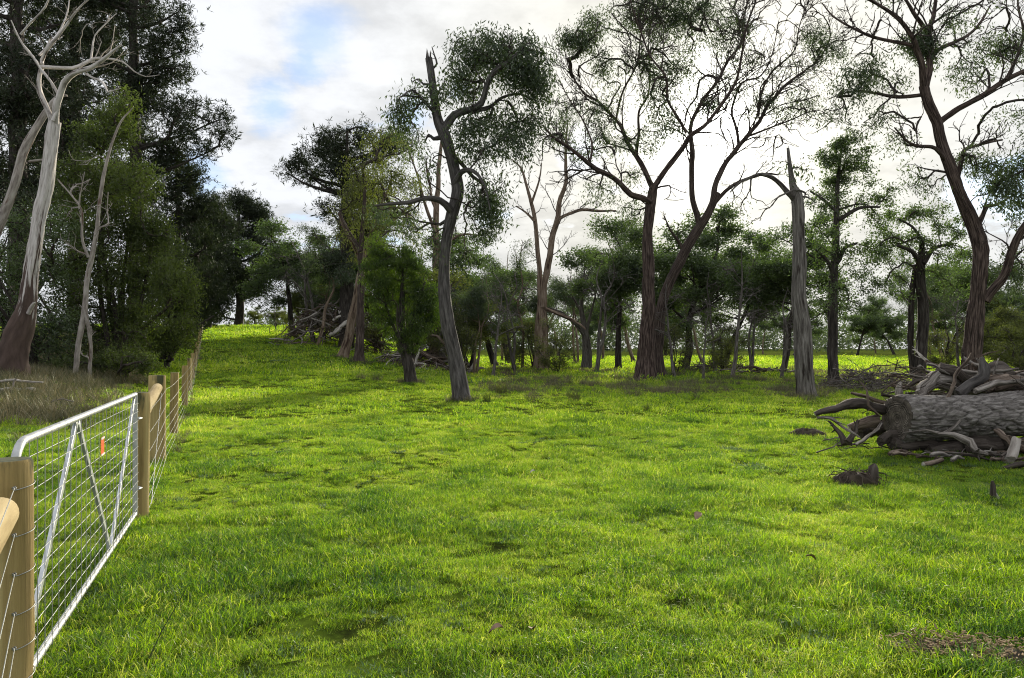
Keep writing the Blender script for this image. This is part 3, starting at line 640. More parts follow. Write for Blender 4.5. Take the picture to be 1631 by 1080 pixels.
def make_fences():
    rng = np.random.default_rng(5)
    gp = np.array([-3.545, 7.08]); stn = P(250, 745, 10.3)[:2]
    fy = [10.3]+[13.9, 20.3, 26.4, 31.5, 36.6, 42.3, 48, 54, 60, 66, 72, 78, 84, 90, 95.5]
    org = np.array([gp[0], gp[1], float(ground(*gp))])
    e = empty('post_and_wire_fence', org, 'long post and wire fence of round timber posts climbing the paddock beyond the gate', 'fence')
    pm = post_mesh(1.16, .074, 1); pm2 = post_mesh(1.13, .078, 4); big = post_mesh(1.20, .112, 2); gpm = post_mesh(1.19, .066, 3)
    line = []
    def put(me, x, y, dz=0, tilt=None):
        o = link('post', me, e); o.location = (x-org[0], y-org[1], float(ground(x, y))-org[2]+dz); o.rotation_euler = (rng.normal()*.015, rng.normal()*.015, rng.random()*6)
        return o
    put(gpm, gp[0], gp[1]); line.append((gp[0]+.07, gp[1], float(ground(*gp))))
    for i, y in enumerate(fy):
        x = float(fence_x(y)) if i else stn[0]
        put(big if i == 0 else (pm if i % 2 else pm2), x, y, 0 if i == 0 else rng.uniform(-.05, .02))
        line.append((x+FN[0]*(.12 if i == 0 else .085), y+FN[1]*(.12 if i == 0 else .085), float(ground(x, y))))
    line = np.array(line)
    for k, hgt in enumerate((.08, .20, .32, .46, .62, .80, 1.02)):
        p = line+np.array([0, 0, hgt]); pp = []
        for a, b in zip(p[:-1], p[1:]):
            t = np.linspace(0, 1, 6, endpoint=False)[:, None]; s = a+(b-a)*t; s[:, 2] -= .02*(4*t*(1-t))[:, 0]; pp.append(s)
        pp.append(p[-1][None]); wire_tube('wire', np.vstack(pp), .0019, e, org=org)
    B = MB(); z0 = org[2]+.99
    a = np.array([gp[0]-.02, gp[1]+.06, z0]); b = np.array([stn[0]+.03, stn[1]-.05, float(ground(*stn))+1.04])
    tube(B, np.array([a, a*.7+b*.3, a*.3+b*.7, b]), [.066, .064, .066, .065], 18, .03, rng, capmi=1); link('top_rail', B.mesh('top_rail', ['rail', 'post_end'], org), e)
    # stay wire from the strainer top to the foot of the gate post
    wire_tube('stay_wire', np.array([[stn[0]+.1, stn[1]-.08, org[2]+1.0], [gp[0]+.06, gp[1]+.08, org[2]+.12]]), .003, e, org=org)
    # near section
    np_ = np.array([-2.09, 3.07]); g0 = float(ground(*np_)); o2 = np.array([np_[0], np_[1], g0])
    e2 = empty('post_and_wire_fence', o2, 'short fence bay with a thick green tinged gate post and round rail', 'fence')
    o = link('post', post_mesh(1.145, .092, 9), e2); 
    p2 = np.array([-.88, 1.04]); o = link('post', post_mesh(1.15, .09, 10), e2); o.location = (p2[0]-o2[0], p2[1]-o2[1], float(ground(*p2))-g0)
    d2 = np.append(p2-np_, 0); d2 = unit(d2); n2 = np.array([-d2[1], d2[0], 0])
    B = MB(); a = P(-3, 820, 2.93)+d2*.0; b = np.array([p2[0]-.1, p2[1]-.05, a[2]])
    tube(B, np.array([a, a*.7+b*.3, a*.3+b*.7, b]), [.070, .074, .076, .076], 24, .03, rng, capmi=1); link('top_rail', B.mesh('top_rail', ['rail', 'post_end'], o2), e2)
    for k, hgt in enumerate((.12, .26, .40, .54, .70, .86, 1.05)):
        s = np.array([np_[0]+.072, np_[1]-.065, g0+hgt]); t = np.array([p2[0]+.06, p2[1]-.02, float(ground(*p2))+hgt])
        wire_tube('wire', np.array([s, (s+t)/2, t]), .0019, e2, org=o2)
        th = np.linspace(-.75, 1.6, 12); ring = np.stack([np_[0]+.0955*np.cos(th), np_[1]+.0955*np.sin(th), g0+hgt+.012*th], -1)
        wire_tube('wire_tie', ring, .0019, e2, org=o2)
        th = np.linspace(0, 9, 16); kn = np.stack([s[0]+.006*np.cos(th), s[1]-.012+.002*th, s[2]+.006*np.sin(th)], -1)
        wire_tube('wire_knot', kn, .0022, e2, org=o2)
make_fences()

def make_gate():
    rng = np.random.default_rng(8)
    org = np.array([G1[0], G1[1], float(ground(*G1))])
    e = empty('farm_gate', org, 'galvanised steel farm gate with weldmesh infill and three diagonal stays, standing shut', 'gate')
    z0a = float(ground(*G0, False)); z0b = float(ground(*G1, False))
    def gp(t, h): return np.array([G0[0]+(G1[0]-G0[0])*t, G0[1]+(G1[1]-G0[1])*t, z0a+(z0b-z0a)*t+h])
    lo, hi = .075, 1.175
    r = .0195
    # outer tube with rounded near corners and square far end
    loop = [gp(.985, lo), gp(.5, lo), gp(.05, lo)]
    for a in np.linspace(0, 1, 7)[1:]:
        loop.append(gp(.05-.045*math.sin(a*math.pi/2), lo+.16*(1-math.cos(a*math.pi/2))))
    loop += [gp(.005, .5), gp(.005, .8)]
    for a in np.linspace(0, 1, 7):
        loop.append(gp(.05-.045*math.cos(a*math.pi/2), hi-.16*(1-math.sin(a*math.pi/2))))
    loop += [gp(.3, hi), gp(.7, hi), gp(.985, hi)]
    B = MB(); tube(B, np.array(loop), r, 14); link('frame_tube', B.mesh('frame_tube', 'galv_tube', org), e)
    B = MB(); tube(B, np.array([gp(.985, lo-.01), gp(.985, .6), gp(.985, hi+.01)]), r, 12); link('hinge_stile', B.mesh('hinge_stile', 'galv_tube', org), e)
    dirg = unit(np.append(G1-G0, 0)); nrm = np.array([dirg[1], -dirg[0], 0])
    def bar(a, b, w, th):
        a = np.asarray(a); b = np.asarray(b); d = unit(b-a); s = unit(np.cross(d, nrm)); B = MB(); vs = []
        for p in (a, b):
            for (i, j) in ((-1, -1), (1, -1), (1, 1), (-1, 1)): vs.append(p+s*w*i*.5+nrm*th*j*.5)
        B.add(np.array(vs), [[0, 1, 2, 3], [7, 6, 5, 4], [0, 4, 5, 1], [1, 5, 6, 2], [2, 6, 7, 3], [3, 7, 4, 0]])
        o = link('stay', B.mesh('stay', 'galv', org, smooth=False), e)
        md = o.modifiers.new('round', 'BEVEL'); md.width = .004; md.segments = 2
    bar(gp(.335, hi-.02), gp(.03, lo+.03), .045, .02)
    bar(gp(.345, hi-.02), gp(.635, lo+.02), .045, .02)
    bar(gp(.97, hi-.02), gp(.645, lo+.02), .045, .02)
    off = nrm*.024
    hs = list(np.linspace(lo+.06, hi-.08, 13))
    for h in hs:
        ts = np.linspace(.012, .985, 16); p = np.array([gp(t, h)+off+np.array([0, 0, rng.normal()*.0016]) for t in ts])
        wire_tube('mesh_wire', p, .0020, e, 'wire', 5, org)
    for t in np.linspace(.04, .96, 26):
        p = np.array([gp(t, h)+off*1.18+dirg*rng.normal()*.001 for h in (lo, .3, .6, .9, hi)])
        wire_tube('mesh_wire', p, .0020, e, 'wire', 5, org)
    # orange tag wired to the mesh
    def plate(name, t, hh, w, h, mat, lift):
        c = gp(t, hh)+nrm*(.031+lift); B = MB(); vs = []
        for dz in (0, .0025):
            for (i, j) in ((-1, -1), (1, -1), (1, 1), (-1, 1)): vs.append(c+dirg*w*.5*i+np.array([0, 0, h*.5*j])+nrm*dz)
        B.add(np.array(vs), [[3, 2, 1, 0], [4, 5, 6, 7], [0, 1, 5, 4], [1, 2, 6, 5], [2, 3, 7, 6], [3, 0, 4, 7]])
        return B.mesh(name, mat, org, smooth=False)
    tg = link('maker_tag', plate('maker_tag', .508, .925, .12, .125, 'orange', 0), e); tg['label'] = 'small orange maker tag wired to the gate mesh'
    for dz in (.056, -.056): link('tag_strip', plate('tag_strip', .508, .925+dz, .12, .013, 'white_print', .0035), tg)
    for h in (.30, .95):                                         # hinges
        a = gp(.985, h); b = a+dirg*.10
        wire_tube('hinge', np.array([a+nrm*.03, (a+b)/2+nrm*.045, b+nrm*.02]), .009, e, 'galv', 8, org)
    a = gp(.005, .72)                                             # latch chain: short run of links
    for k in range(6):
        th = np.linspace(0, 2*math.pi, 13); c = a-dirg*(.03+.022*k)+np.array([0, 0, -.014*k*(5-k)*.35]); ax = nrm if k % 2 else np.array([0, 0, 1.])
        wire_tube('chain_link', c+np.outer(np.cos(th)*.017, dirg)+np.outer(np.sin(th)*.009, ax), .0028, e, 'galv', 5, org)
make_gate()

# ------------------------------------------------------------------ trees read off the photograph
def make_heroes():
    # ---- broken-topped tree in the open
    hero('broken_gum_tree', 'dark grey gum with snapped bare top and leafy side limbs, standing in open grass', (738, 640),
      [([(738, 640, 13), (724, 570, 11.5), (712, 510, 11), (706, 455, 9.5), (708, 395, 8.5), (717, 345, 9.5), (727, 300, 10), (717, 250, 8.8), (706, 210, 9.5), (697, 185, 7.6), (689, 140, 6.6), (681, 86, 5.6)], (0, .3), .5),
       ([(718, 335, 6), (702, 320, 5), (680, 319, 4.2), (660, 328, 3.5), (638, 333, 2.5), (610, 340, 1.5)], (.0, -1.2)),
       ([(704, 205, 7), (722, 183, 6), (748, 179, 5.5), (768, 170, 5), (776, 148, 4.5), (788, 125, 4), (815, 110, 3), (835, 92, 2)], (.2, -.9)),
       ([(752, 178, 4), (780, 165, 3.2), (800, 145, 2.5), (830, 135, 1.8), (860, 150, 1.2)], (.0, 1.0)),
       ([(716, 240, 4.5), (735, 255, 3.5), (752, 275, 3), (772, 290, 2.2), (780, 320, 1.6)], (.2, .9)),
       ([(724, 290, 5), (735, 276, 4.5), (748, 275, 3.5), (762, 285, 2.5), (775, 310, 1.6), (782, 345, 1.2)], (.1, -1.0)),
       ([(704, 215, 4.5), (690, 215, 3), (680, 205, 2), (672, 215, 1.2)], (.2, .8)),
       ([(695, 180, 3), (675, 160, 2.2), (660, 150, 1.6), (648, 165, 1.1)], (.2, -.7)),
       ([(688, 130, 2.2), (672, 128, 1.8), (663, 118, 1.2), (652, 122, .8)], (.2, .5), .9),
       ([(686, 105, 1.8), (694, 96, 1.6), (690, 82, 1.2), (686, 68, .7)], (.3, .3), .9),
       ([(720, 345, 3.5), (700, 355, 2.5), (680, 350, 2), (655, 362, 1.2)], (.0, .9))],
      [(838, 88, 34, 38, 46, 26), (800, 80, 34, 34, 38, 24), (770, 78, 28, 30, 30, 24), (742, 88, 26, 34, 26, 22), (850, 128, 24, 28, 26, 26), (815, 120, 32, 24, 26, 20),
       (750, 135, 24, 26, 20, 22), (722, 130, 20, 22, 14, 18), (700, 140, 14, 20, 10, 18), (780, 190, 40, 26, 30, 20), (820, 195, 32, 24, 24, 20), (850, 185, 24, 20, 16, 16), (870, 155, 12, 16, 5, 12),
       (742, 205, 26, 22, 20, 20), (800, 225, 30, 22, 20, 18), (760, 235, 28, 22, 18, 18), (830, 235, 22, 20, 14, 18), (640, 172, 20, 24, 16, 22), (662, 150, 20, 20, 14, 20), (632, 190, 16, 18, 10, 22),
       (770, 300, 24, 22, 18, 20), (785, 335, 20, 28, 22, 26), (778, 365, 20, 18, 14, 22), (760, 320, 18, 22, 12, 16), (796, 290, 18, 18, 10, 12), (690, 255, 18, 20, 9, 10), (660, 215, 18, 20, 9, 12),
       (615, 335, 30, 20, 18, 14), (655, 350, 24, 22, 14, 9), (690, 380, 22, 26, 12, 5), (750, 400, 26, 26, 14, 4), (680, 290, 20, 24, 10, 0), (745, 345, 18, 22, 9, 0)],
      ('bark_grey', 'twig_dark', 'leaf_gum'), 'gum', 3, nmul=.85, cmul=1.05, side=1.6, lmul=2.3, tipr=.0085, broken=7, flare=(.38, .3), lscale=.72, sig=.26)
    # ---- big twin gum in front of the sun
    hero('twin_gum_tree', 'tall gum with thick reddish fibrous trunk and wide bare limbs against the sun', (1027, 607),
      [([(1027, 607, 15), (1029, 560, 12.5), (1032, 500, 10.5), (1034, 440, 9), (1033, 380, 8), (1036, 330, 8), (1042, 295, 7)], (0, .2), .8),
       ([(1036, 322, 8), (1010, 312, 7), (985, 295, 6.5), (958, 283, 6), (930, 265, 5), (905, 250, 4), (880, 240, 3.2), (862, 225, 2)], (0, -2.6)),
       ([(1042, 300, 8), (1030, 270, 7), (1018, 245, 6), (1000, 212, 5), (985, 185, 4), (960, 150, 3.4), (935, 130, 2.6), (912, 95, 1.8), (900, 50, 1.2)], (.2, 1.8)),
       ([(1044, 296, 7.5), (1062, 270, 7), (1085, 240, 6.5), (1096, 222, 6), (1120, 200, 5), (1150, 160, 4), (1165, 130, 3.2), (1175, 80, 2.5), (1190, 20, 1.8), (1200, -40, 1)], (.2, -1.2)),
       ([(1018, 240, 4.5), (1022, 205, 3.6), (1025, 170, 3), (1040, 130, 2.4), (1045, 70, 1.8), (1050, 10, 1.2), (1048, -50, .8)], (.8, 2.6)),
       ([(985, 185, 3.2), (995, 140, 2.6), (1015, 100, 2.2), (1020, 60, 1.8), (1028, 10, 1.2), (1020, -50, .8)], (1.2, -.5)),
       ([(1090, 215, 3.6), (1070, 185, 3.2), (1055, 165, 2.8), (1048, 135, 2.4), (1020, 100, 2), (1000, 50, 1.6), (985, 0, 1)], (-.4, -2.4)),
       ([(935, 268, 3), (940, 235, 2.4), (925, 200, 1.8), (905, 165, 1.4), (890, 130, 1)], (-1.4, -.2))],
      [(930, 60, 22, 16, 14, 15), (905, 55, 16, 14, 9, 14), (955, 95, 18, 14, 8, 14), (965, 25, 14, 20, 7, 10), (940, 35, 18, 22, 12, 12), (1040, 8, 50, 22, 34, 15), (1095, 5, 42, 20, 24, 15), (1020, 35, 30, 18, 13, 10), (1070, 30, 36, 20, 15, 10), (1085, 100, 26, 20, 11, 9), (1058, 120, 26, 22, 14, 11),
       (1050, 75, 30, 30, 14, 9), (1100, 60, 30, 40, 14, 7), (1140, 30, 30, 30, 12, 6), (1160, 40, 26, 24, 10, 8), (1040, 150, 24, 20, 9, 9), (1020, 100, 30, 26, 14, 8), (975, 130, 30, 26, 10, 5), (960, 170, 22, 16, 7, 10), (920, 170, 14, 14, 5, 10),
       (945, 200, 26, 22, 12, 10), (985, 220, 26, 22, 12, 9), (900, 210, 24, 18, 10, 8), (1040, 190, 22, 22, 10, 9), (1075, 195, 16, 18, 8, 10), (1030, 225, 20, 18, 8, 8), (930, 235, 22, 16, 7, 9), (890, 180, 16, 22, 7, 6), (955, 300, 28, 18, 14, 6), (1000, 330, 28, 16, 12, 6), (1010, 280, 24, 16, 8, 5),
       (900, 110, 30, 40, 18, 0), (950, 70, 40, 50, 24, 0), (1010, 20, 60, 50, 34, 2), (1120, -20, 60, 50, 34, 3), (1180, 30, 40, 60, 26, 2), (870, 240, 24, 24, 14, 0), (900, 280, 40, 24, 18, 0), (960, 250, 40, 24, 16, 0), (1080, 300, 30, 40, 14, 0), (1050, 60, 50, 60, 26, 2), (1100, 140, 40, 40, 20, 3)],
      ('bark_red', 'twig_dark', 'leaf_gum'), 'gum', 5, nmul=1.7, cmul=1.28, side=2.0, sig=.25, lmul=4.2, rlimb=.62, tipr=0.014, flare=(.5, .45), fib=.10, lscale=.85, sides=26)
    hero('leaning_gum_tree', 'gum leaning right from behind the thick reddish trunk, long bare limbs spreading wide', (1047, 600),
      [([(1045, 600, 12), (1046, 545, 9.5), (1052, 490, 8.2), (1065, 450, 7.8), (1085, 410, 7.6), (1107, 370, 7.4), (1125, 342, 6.4), (1137, 310, 5.2)], (0, -.6), .8),
       ([(1130, 330, 8), (1140, 295, 7), (1158, 262, 6.5), (1180, 230, 6), (1205, 195, 5), (1222, 165, 4.4), (1250, 140, 3.8), (1275, 118, 3.2), (1300, 98, 2.4), (1325, 70, 1.6), (1345, 30, 1)], (-.5, 1.6)),
       ([(1112, 362, 8), (1102, 325, 7), (1098, 285, 6.5), (1095, 245, 6), (1097, 205, 5), (1115, 170, 4), (1135, 140, 3.4), (1160, 95, 2.6), (1168, 50, 2), (1185, -10, 1.2)], (-.4, -2.2)),
       ([(1135, 325, 5), (1150, 310, 4.6), (1170, 297, 4), (1190, 288, 3.6), (1206, 284, 2.6), (1225, 288, 1.8)], (-.6, -1.4)),
       ([(1180, 230, 4), (1180, 195, 3.4), (1175, 165, 3), (1195, 120, 2.4), (1225, 105, 2), (1245, 75, 1.5), (1260, 20, 1)], (.4, 2.2)),
       ([(1215, 175, 3.6), (1218, 140, 3), (1232, 108, 2.4), (1262, 85, 1.8), (1270, 40, 1.2), (1290, -20, .8)], (.8, -.8)),
       ([(1190, 215, 3), (1225, 205, 2.2), (1260, 190, 1.7), (1295, 180, 1.2), (1320, 200, .8)], (.6, -1.0)),
       ([(1088, 405, 5), (1075, 385, 3.5), (1060, 365, 2.2), (1052, 350, 1.2)], (-.3, -1.0), .8)],
      [(1140, 30, 30, 26, 12, 7), (1175, 30, 28, 22, 11, 7), (1175, 75, 26, 20, 10, 8), (1130, 165, 26, 18, 11, 10), (1125, 160, 16, 16, 8, 10), (1160, 130, 24, 20, 10, 7), (1205, 160, 24, 18, 11, 9), (1240, 100, 28, 18, 10, 5), (1225, 165, 20, 14, 8, 9),
       (1270, 150, 24, 16, 10, 5), (1290, 165, 24, 18, 12, 6), (1255, 175, 24, 14, 9, 6), (1310, 60, 22, 18, 11, 12), (1322, 75, 24, 18, 13, 13), (1290, 45, 18, 16, 8, 9), (1300, 115, 20, 20, 8, 4), (1195, 110, 26, 24, 9, 4), (1170, 320, 30, 24, 10, 3),
       (1240, 30, 50, 50, 38, 1), (1290, 20, 50, 40, 34, 1), (1250, 130, 60, 30, 30, 1), (1280, 190, 50, 24, 28, 1), (1230, 215, 40, 20, 20, 0), (1200, 70, 40, 60, 30, 2), (1180, 190, 40, 30, 18, 2), (1260, 230, 40, 22, 18, 0), (1200, 250, 40, 24, 16, 0), (1140, 230, 40, 40, 16, 2), (1300, -30, 60, 30, 20, 2), (1200, -30, 60, 30, 20, 2)],
      ('bark_brown', 'twig_dark', 'leaf_gum'), 'gum', 6, nmul=1.7, cmul=1.28, side=2.1, sig=.25, lmul=4.2, rlimb=.62, tipr=0.014, flare=(.4, .4), fib=.08, lscale=.85)
    # ---- broken snag
    hero('broken_snag', 'dead grey trunk snapped to a tall splinter, one bare limb arching left', (1283, 632),
      [([(1283, 632, 15), (1282, 590, 14), (1280, 530, 13.5), (1275, 470, 11), (1272, 400, 10), (1270, 340, 9.5), (1268, 312, 8.5), (1262, 295, 5.5), (1258, 265, 3.6), (1255, 236, 2.2)], (0, 0), .7),
       ([(1266, 318, 5), (1252, 306, 4), (1240, 297, 3.6), (1225, 288, 3.2), (1206, 284, 2.8), (1190, 288, 2.2), (1168, 298, 1.6), (1150, 315, 1)], (0, -.9), .35),
       ([(1270, 320, 2.4), (1285, 312, 1.6), (1300, 316, 1)], (0, .3), .3)],
      [(1265, 262, 14, 12, 8, 8), (1285, 270, 14, 12, 7, 7), (1245, 258, 12, 10, 5, 4), (1295, 310, 18, 14, 7, 3), (1230, 320, 24, 22, 10, 1), (1190, 330, 34, 30, 12, 1), (1210, 345, 26, 20, 8, 1)],
      ('bark_snag', 'twig_grey', 'leaf_gum'), 'gum', 7, side=.8, tipr=0.0088, broken=3, flare=(.3, .3), fib=.07, lscale=.9)
    # ---- slim dense tree right of the snag
    hero('slim_leafy_tree', 'slim dark trunked tree with narrow dense leafy crown beside the grey snag', (1328, 618),
      [([(1328, 618, 8), (1327, 560, 7.5), (1326, 500, 7.5), (1329, 440, 6.5), (1333, 380, 5.5), (1335, 320, 4), (1340, 265, 2.5), (1345, 220, 1.2)], (0, .2), .35),
       ([(1332, 420, 4), (1350, 395, 3), (1375, 385, 2)], (0, .6)), ([(1330, 440, 3.6), (1312, 415, 2.8), (1292, 400, 1.8)], (0, -.5)), ([(1335, 350, 3.5), (1360, 335, 2.5), (1390, 335, 1.5)], (0, -.6)), ([(1335, 340, 3), (1315, 315, 2.2), (1300, 300, 1.4)], (0, .6))],
      [(1345, 225, 24, 22, 16, 24), (1325, 255, 24, 24, 18, 24), (1365, 250, 24, 24, 17, 22), (1345, 285, 34, 24, 22, 22), (1320, 300, 22, 22, 13, 20), (1385, 275, 16, 20, 9, 18), (1310, 330, 20, 22, 12, 18), (1345, 335, 26, 22, 14, 14), (1395, 320, 26, 22, 14, 16), (1420, 310, 18, 16, 8, 14), (1400, 355, 24, 18, 11, 16),
       (1310, 385, 24, 26, 16, 20), (1345, 400, 30, 24, 17, 16), (1385, 400, 22, 22, 12, 16), (1300, 430, 24, 30, 16, 16), (1350, 450, 28, 26, 14, 14), (1312, 480, 26, 26, 12, 12), (1365, 490, 22, 26, 10, 10), (1240, 375, 22, 18, 10, 14)],
      ('bark_dark', 'twig_dark', 'leaf_dense'), 'dense', 8, side=.9, lmul=2.9, tipr=0.0095, lscale=.62, sig=.24)
    hero('forked_leafy_tree', 'dark stemmed tree with wide drooping leafy crown behind the log pile', (1463, 612),
      [([(1463, 612, 9), (1468, 560, 8.5), (1472, 500, 8), (1468, 450, 7), (1470, 415, 6), (1472, 385, 4)], (0, .2), .4),
       ([(1460, 600, 5), (1457, 520, 4.6), (1459, 450, 4), (1462, 420, 3)], (.3, .3)), ([(1468, 430, 4.5), (1445, 405, 3.5), (1415, 395, 2.4)], (0, -.8)), ([(1470, 420, 4.5), (1495, 395, 3.4), (1530, 385, 2.2)], (0, .8)), ([(1472, 390, 3), (1460, 360, 2), (1440, 345, 1.3)], (0, .5))],
      [(1440, 345, 30, 20, 19, 20), (1480, 340, 30, 20, 19, 20), (1515, 360, 26, 22, 17, 18), (1410, 375, 26, 22, 17, 20), (1450, 385, 34, 22, 20, 18), (1495, 390, 32, 24, 19, 16), (1395, 410, 24, 24, 15, 18), (1430, 425, 28, 24, 16, 16), (1530, 410, 22, 24, 13, 14), (1500, 430, 26, 24, 13, 14), (1410, 455, 22, 24, 12, 14), (1385, 450, 20, 26, 11, 14), (1520, 460, 24, 26, 11, 12), (1440, 470, 22, 22, 8, 10)],
      ('bark_dark', 'twig_dark', 'leaf_dense'), 'dense', 9, side=.9, lmul=2.9, tipr=0.0095, lscale=.64, sig=.24)
    # ---- big right gum
    hero('spreading_gum_tree', 'massive red brown gum behind the log pile, crooked limbs reaching out of frame', (1550, 622),
      [([(1546, 622, 17), (1549, 560, 13.5), (1554, 490, 11.8), (1559, 430, 11), (1561, 390, 11.5), (1550, 355, 10.5), (1531, 315, 9), (1515, 275, 8.8), (1500, 230, 8), (1492, 195, 8), (1478, 165, 8), (1470, 135, 7)], (0, 0), .7),
       ([(1473, 142, 8), (1462, 110, 7), (1445, 85, 6.5), (1438, 78, 5), (1415, 55, 4.2), (1385, 35, 3.4), (1345, 18, 2.6), (1320, 5, 1.8)], (0, -1.6)),
       ([(1474, 138, 8), (1486, 110, 7.5), (1490, 75, 6.5), (1490, 40, 6), (1505, 5, 4.5), (1515, -50, 3), (1520, -110, 1.6)], (0, 1.2)),
       ([(1495, 40, 5), (1470, 20, 4.4), (1450, 5, 3.6), (1420, -20, 2.6), (1395, -60, 1.6)], (.8, -.6)),
       ([(1440, 82, 4), (1395, 68, 3.4), (1360, 45, 2.6), (1335, 20, 1.8), (1322, -10, 1.2)], (-.6, .8)),
       ([(1496, 195, 7), (1520, 175, 6.5), (1550, 158, 6), (1575, 140, 5), (1600, 130, 4.4), (1640, 115, 3.4), (1690, 90, 2)], (0, -1.8)),
       ([(1575, 142, 4), (1600, 105, 3.2), (1620, 60, 2.6), (1625, 10, 2), (1632, -40, 1.2)], (-1.0, .4)),
       ([(1488, 95, 5), (1510, 70, 4.4), (1545, 52, 4), (1575, 35, 3.4), (1600, 10, 2.8), (1625, -25, 1.8)], (.4, 1.8)),
       ([(1510, 262, 5), (1480, 240, 4.2), (1445, 240, 3.2), (1420, 235, 2.4), (1395, 220, 1.4)], (0, -1.4)),
       ([(1478, 150, 4.5), (1440, 150, 4), (1410, 140, 3), (1380, 132, 2), (1345, 140, 1.2)], (0, 1.2)),
       ([(1525, 285, 5), (1545, 240, 4.4), (1560, 228, 4), (1600, 215, 3), (1640, 205, 2)], (0, 1.6)),
       ([(1566, 480, 11), (1582, 450, 10), (1595, 410, 9), (1605, 375, 8), (1622, 345, 7), (1650, 310, 5), (1690, 270, 3)], (-.1, -1.4), .5),
       ([(1555, 360, 7), (1572, 345, 5.5), (1590, 325, 4.6), (1612, 318, 3.6), (1650, 300, 2)], (0, 1.4)),
       ([(1600, 395, 4), (1615, 380, 3), (1640, 378, 2)], (-.5, .4))],
      [(1460, 60, 22, 18, 15, 18), (1480, 70, 16, 18, 10, 14), (1530, 25, 24, 14, 8, 8), (1370, 110, 28, 16, 12, 9), (1360, 130, 26, 18, 12, 10), (1395, 95, 24, 18, 9, 7), (1560, 80, 26, 24, 12, 8), (1590, 70, 24, 20, 12, 9), (1620, 60, 22, 22, 11, 9), (1545, 120, 24, 20, 9, 8), (1610, 180, 24, 20, 8, 6),
       (1370, 200, 24, 16, 7, 5), (1400, 180, 26, 16, 8, 5), (1430, 220, 24, 14, 7, 6), (1420, 130, 28, 16, 10, 6), (1330, 175, 20, 14, 7, 6), (1545, 250, 22, 16, 9, 11), (1570, 260, 20, 16, 9, 10), (1620, 260, 24, 24, 15, 14), (1610, 300, 26, 22, 15, 14), (1590, 290, 20, 16, 8, 10), (1635, 330, 24, 24, 12, 10), (1610, 440, 22, 30, 14, 11), (1625, 400, 20, 20, 9, 9),
       (1460, 275, 26, 20, 9, 5), (1480, 300, 22, 16, 7, 4), (1500, 50, 60, 60, 30, 2), (1400, 40, 60, 40, 30, 1), (1580, 120, 60, 40, 30, 1), (1420, 180, 60, 40, 30, 1), (1600, 20, 50, 40, 26, 2), (1560, 200, 50, 30, 22, 1), (1600, 240, 40, 40, 20, 1), (1350, 70, 40, 40, 24, 1), (1480, -50, 90, 50, 40, 4), (1600, -60, 60, 40, 24, 4), (1400, -60, 60, 40, 24, 4), (1670, 80, 40, 60, 20, 6), (1670, 200, 40, 60, 20, 6), (1560, 310, 40, 26, 14, 1)],
      ('bark_red', 'twig_dark', 'leaf_gum'), 'gum', 12, nmul=1.7, cmul=1.28, side=1.9, sig=.25, lmul=4.0, rlimb=.72, tipr=0.012, flare=(.4, .45), fib=.10, lscale=.8, sides=26)
    # ---- slender twin-stemmed dead gum on a thick split butt
    hero('twin_stem_dead_gum', 'bare twin stemmed pale gum rising from a thick split butt', (863, 590),
      [([(863, 590, 13), (863, 550, 11.5), (863, 515, 10.5), (863, 485, 6), (860, 440, 4), (856, 395, 3.6), (852, 350, 3.2), (846, 320, 2.8), (838, 290, 2.2), (830, 265, 1.6), (815, 250, .9)], (0, .6), .5),
       ([(865, 490, 6), (869, 440, 5.2), (874, 405, 5), (882, 370, 4.6), (888, 345, 4.2), (896, 310, 3.4), (899, 280, 2.8), (901, 240, 2), (903, 200, 1)], (0, -.8)),
       ([(887, 352, 3), (905, 340, 2.6), (930, 331, 2.4), (955, 333, 2), (985, 332, 1.2)], (-.3, 1.0)),
       ([(868, 492, 3.4), (890, 500, 3), (915, 512, 2.2), (930, 525, 1.2)], (0, -1.2), .5),
       ([(852, 352, 2.2), (838, 335, 1.6), (822, 325, 1)], (.2, .8)), ([(847, 322, 2), (858, 290, 1.4), (862, 262, .8)], (.2, -.4))],
      [(830, 280, 24, 24, 16, 0), (850, 260, 26, 26, 16, 0), (895, 225, 22, 30, 16, 0), (915, 260, 24, 26, 14, 0), (825, 330, 22, 20, 10, 1), (865, 330, 24, 26, 10, 0), (940, 320, 30, 14, 12, 0), (840, 400, 22, 24, 8, 3), (885, 300, 22, 26, 12, 0)],
      ('bark_tan', 'twig_grey', 'leaf_gum'), 'gum', 14, side=1.3, tipr=0.0123, flare=(.2, .4), fib=.08)
    hero('dead_stump_tree', 'short dead grey tree with stubby butt and drooping bare branches', (934, 588),
      [([(934, 588, 9), (935, 560, 8), (934, 540, 6), (930, 515, 4.5), (926, 490, 3.4), (928, 455, 2.2), (932, 425, 1.2)], (0, 0), .4),
       ([(932, 535, 3.5), (915, 515, 3), (895, 500, 2.4), (872, 490, 1.6)], (0, -.8)), ([(933, 530, 3), (940, 505, 2.2), (950, 470, 1.5)], (0, .5)), ([(928, 500, 2), (912, 470, 1.4), (905, 440, .8)], (0, .5))],
      [(940, 440, 26, 30, 20, 0), (910, 460, 24, 26, 14, 1), (955, 480, 18, 26, 12, 0), (890, 500, 20, 14, 8, 0)],
      ('bark_snag', 'twig_grey', 'leaf_gum'), 'gum', 15, side=1.6, tipr=0.0123, flare=(.3, .3))
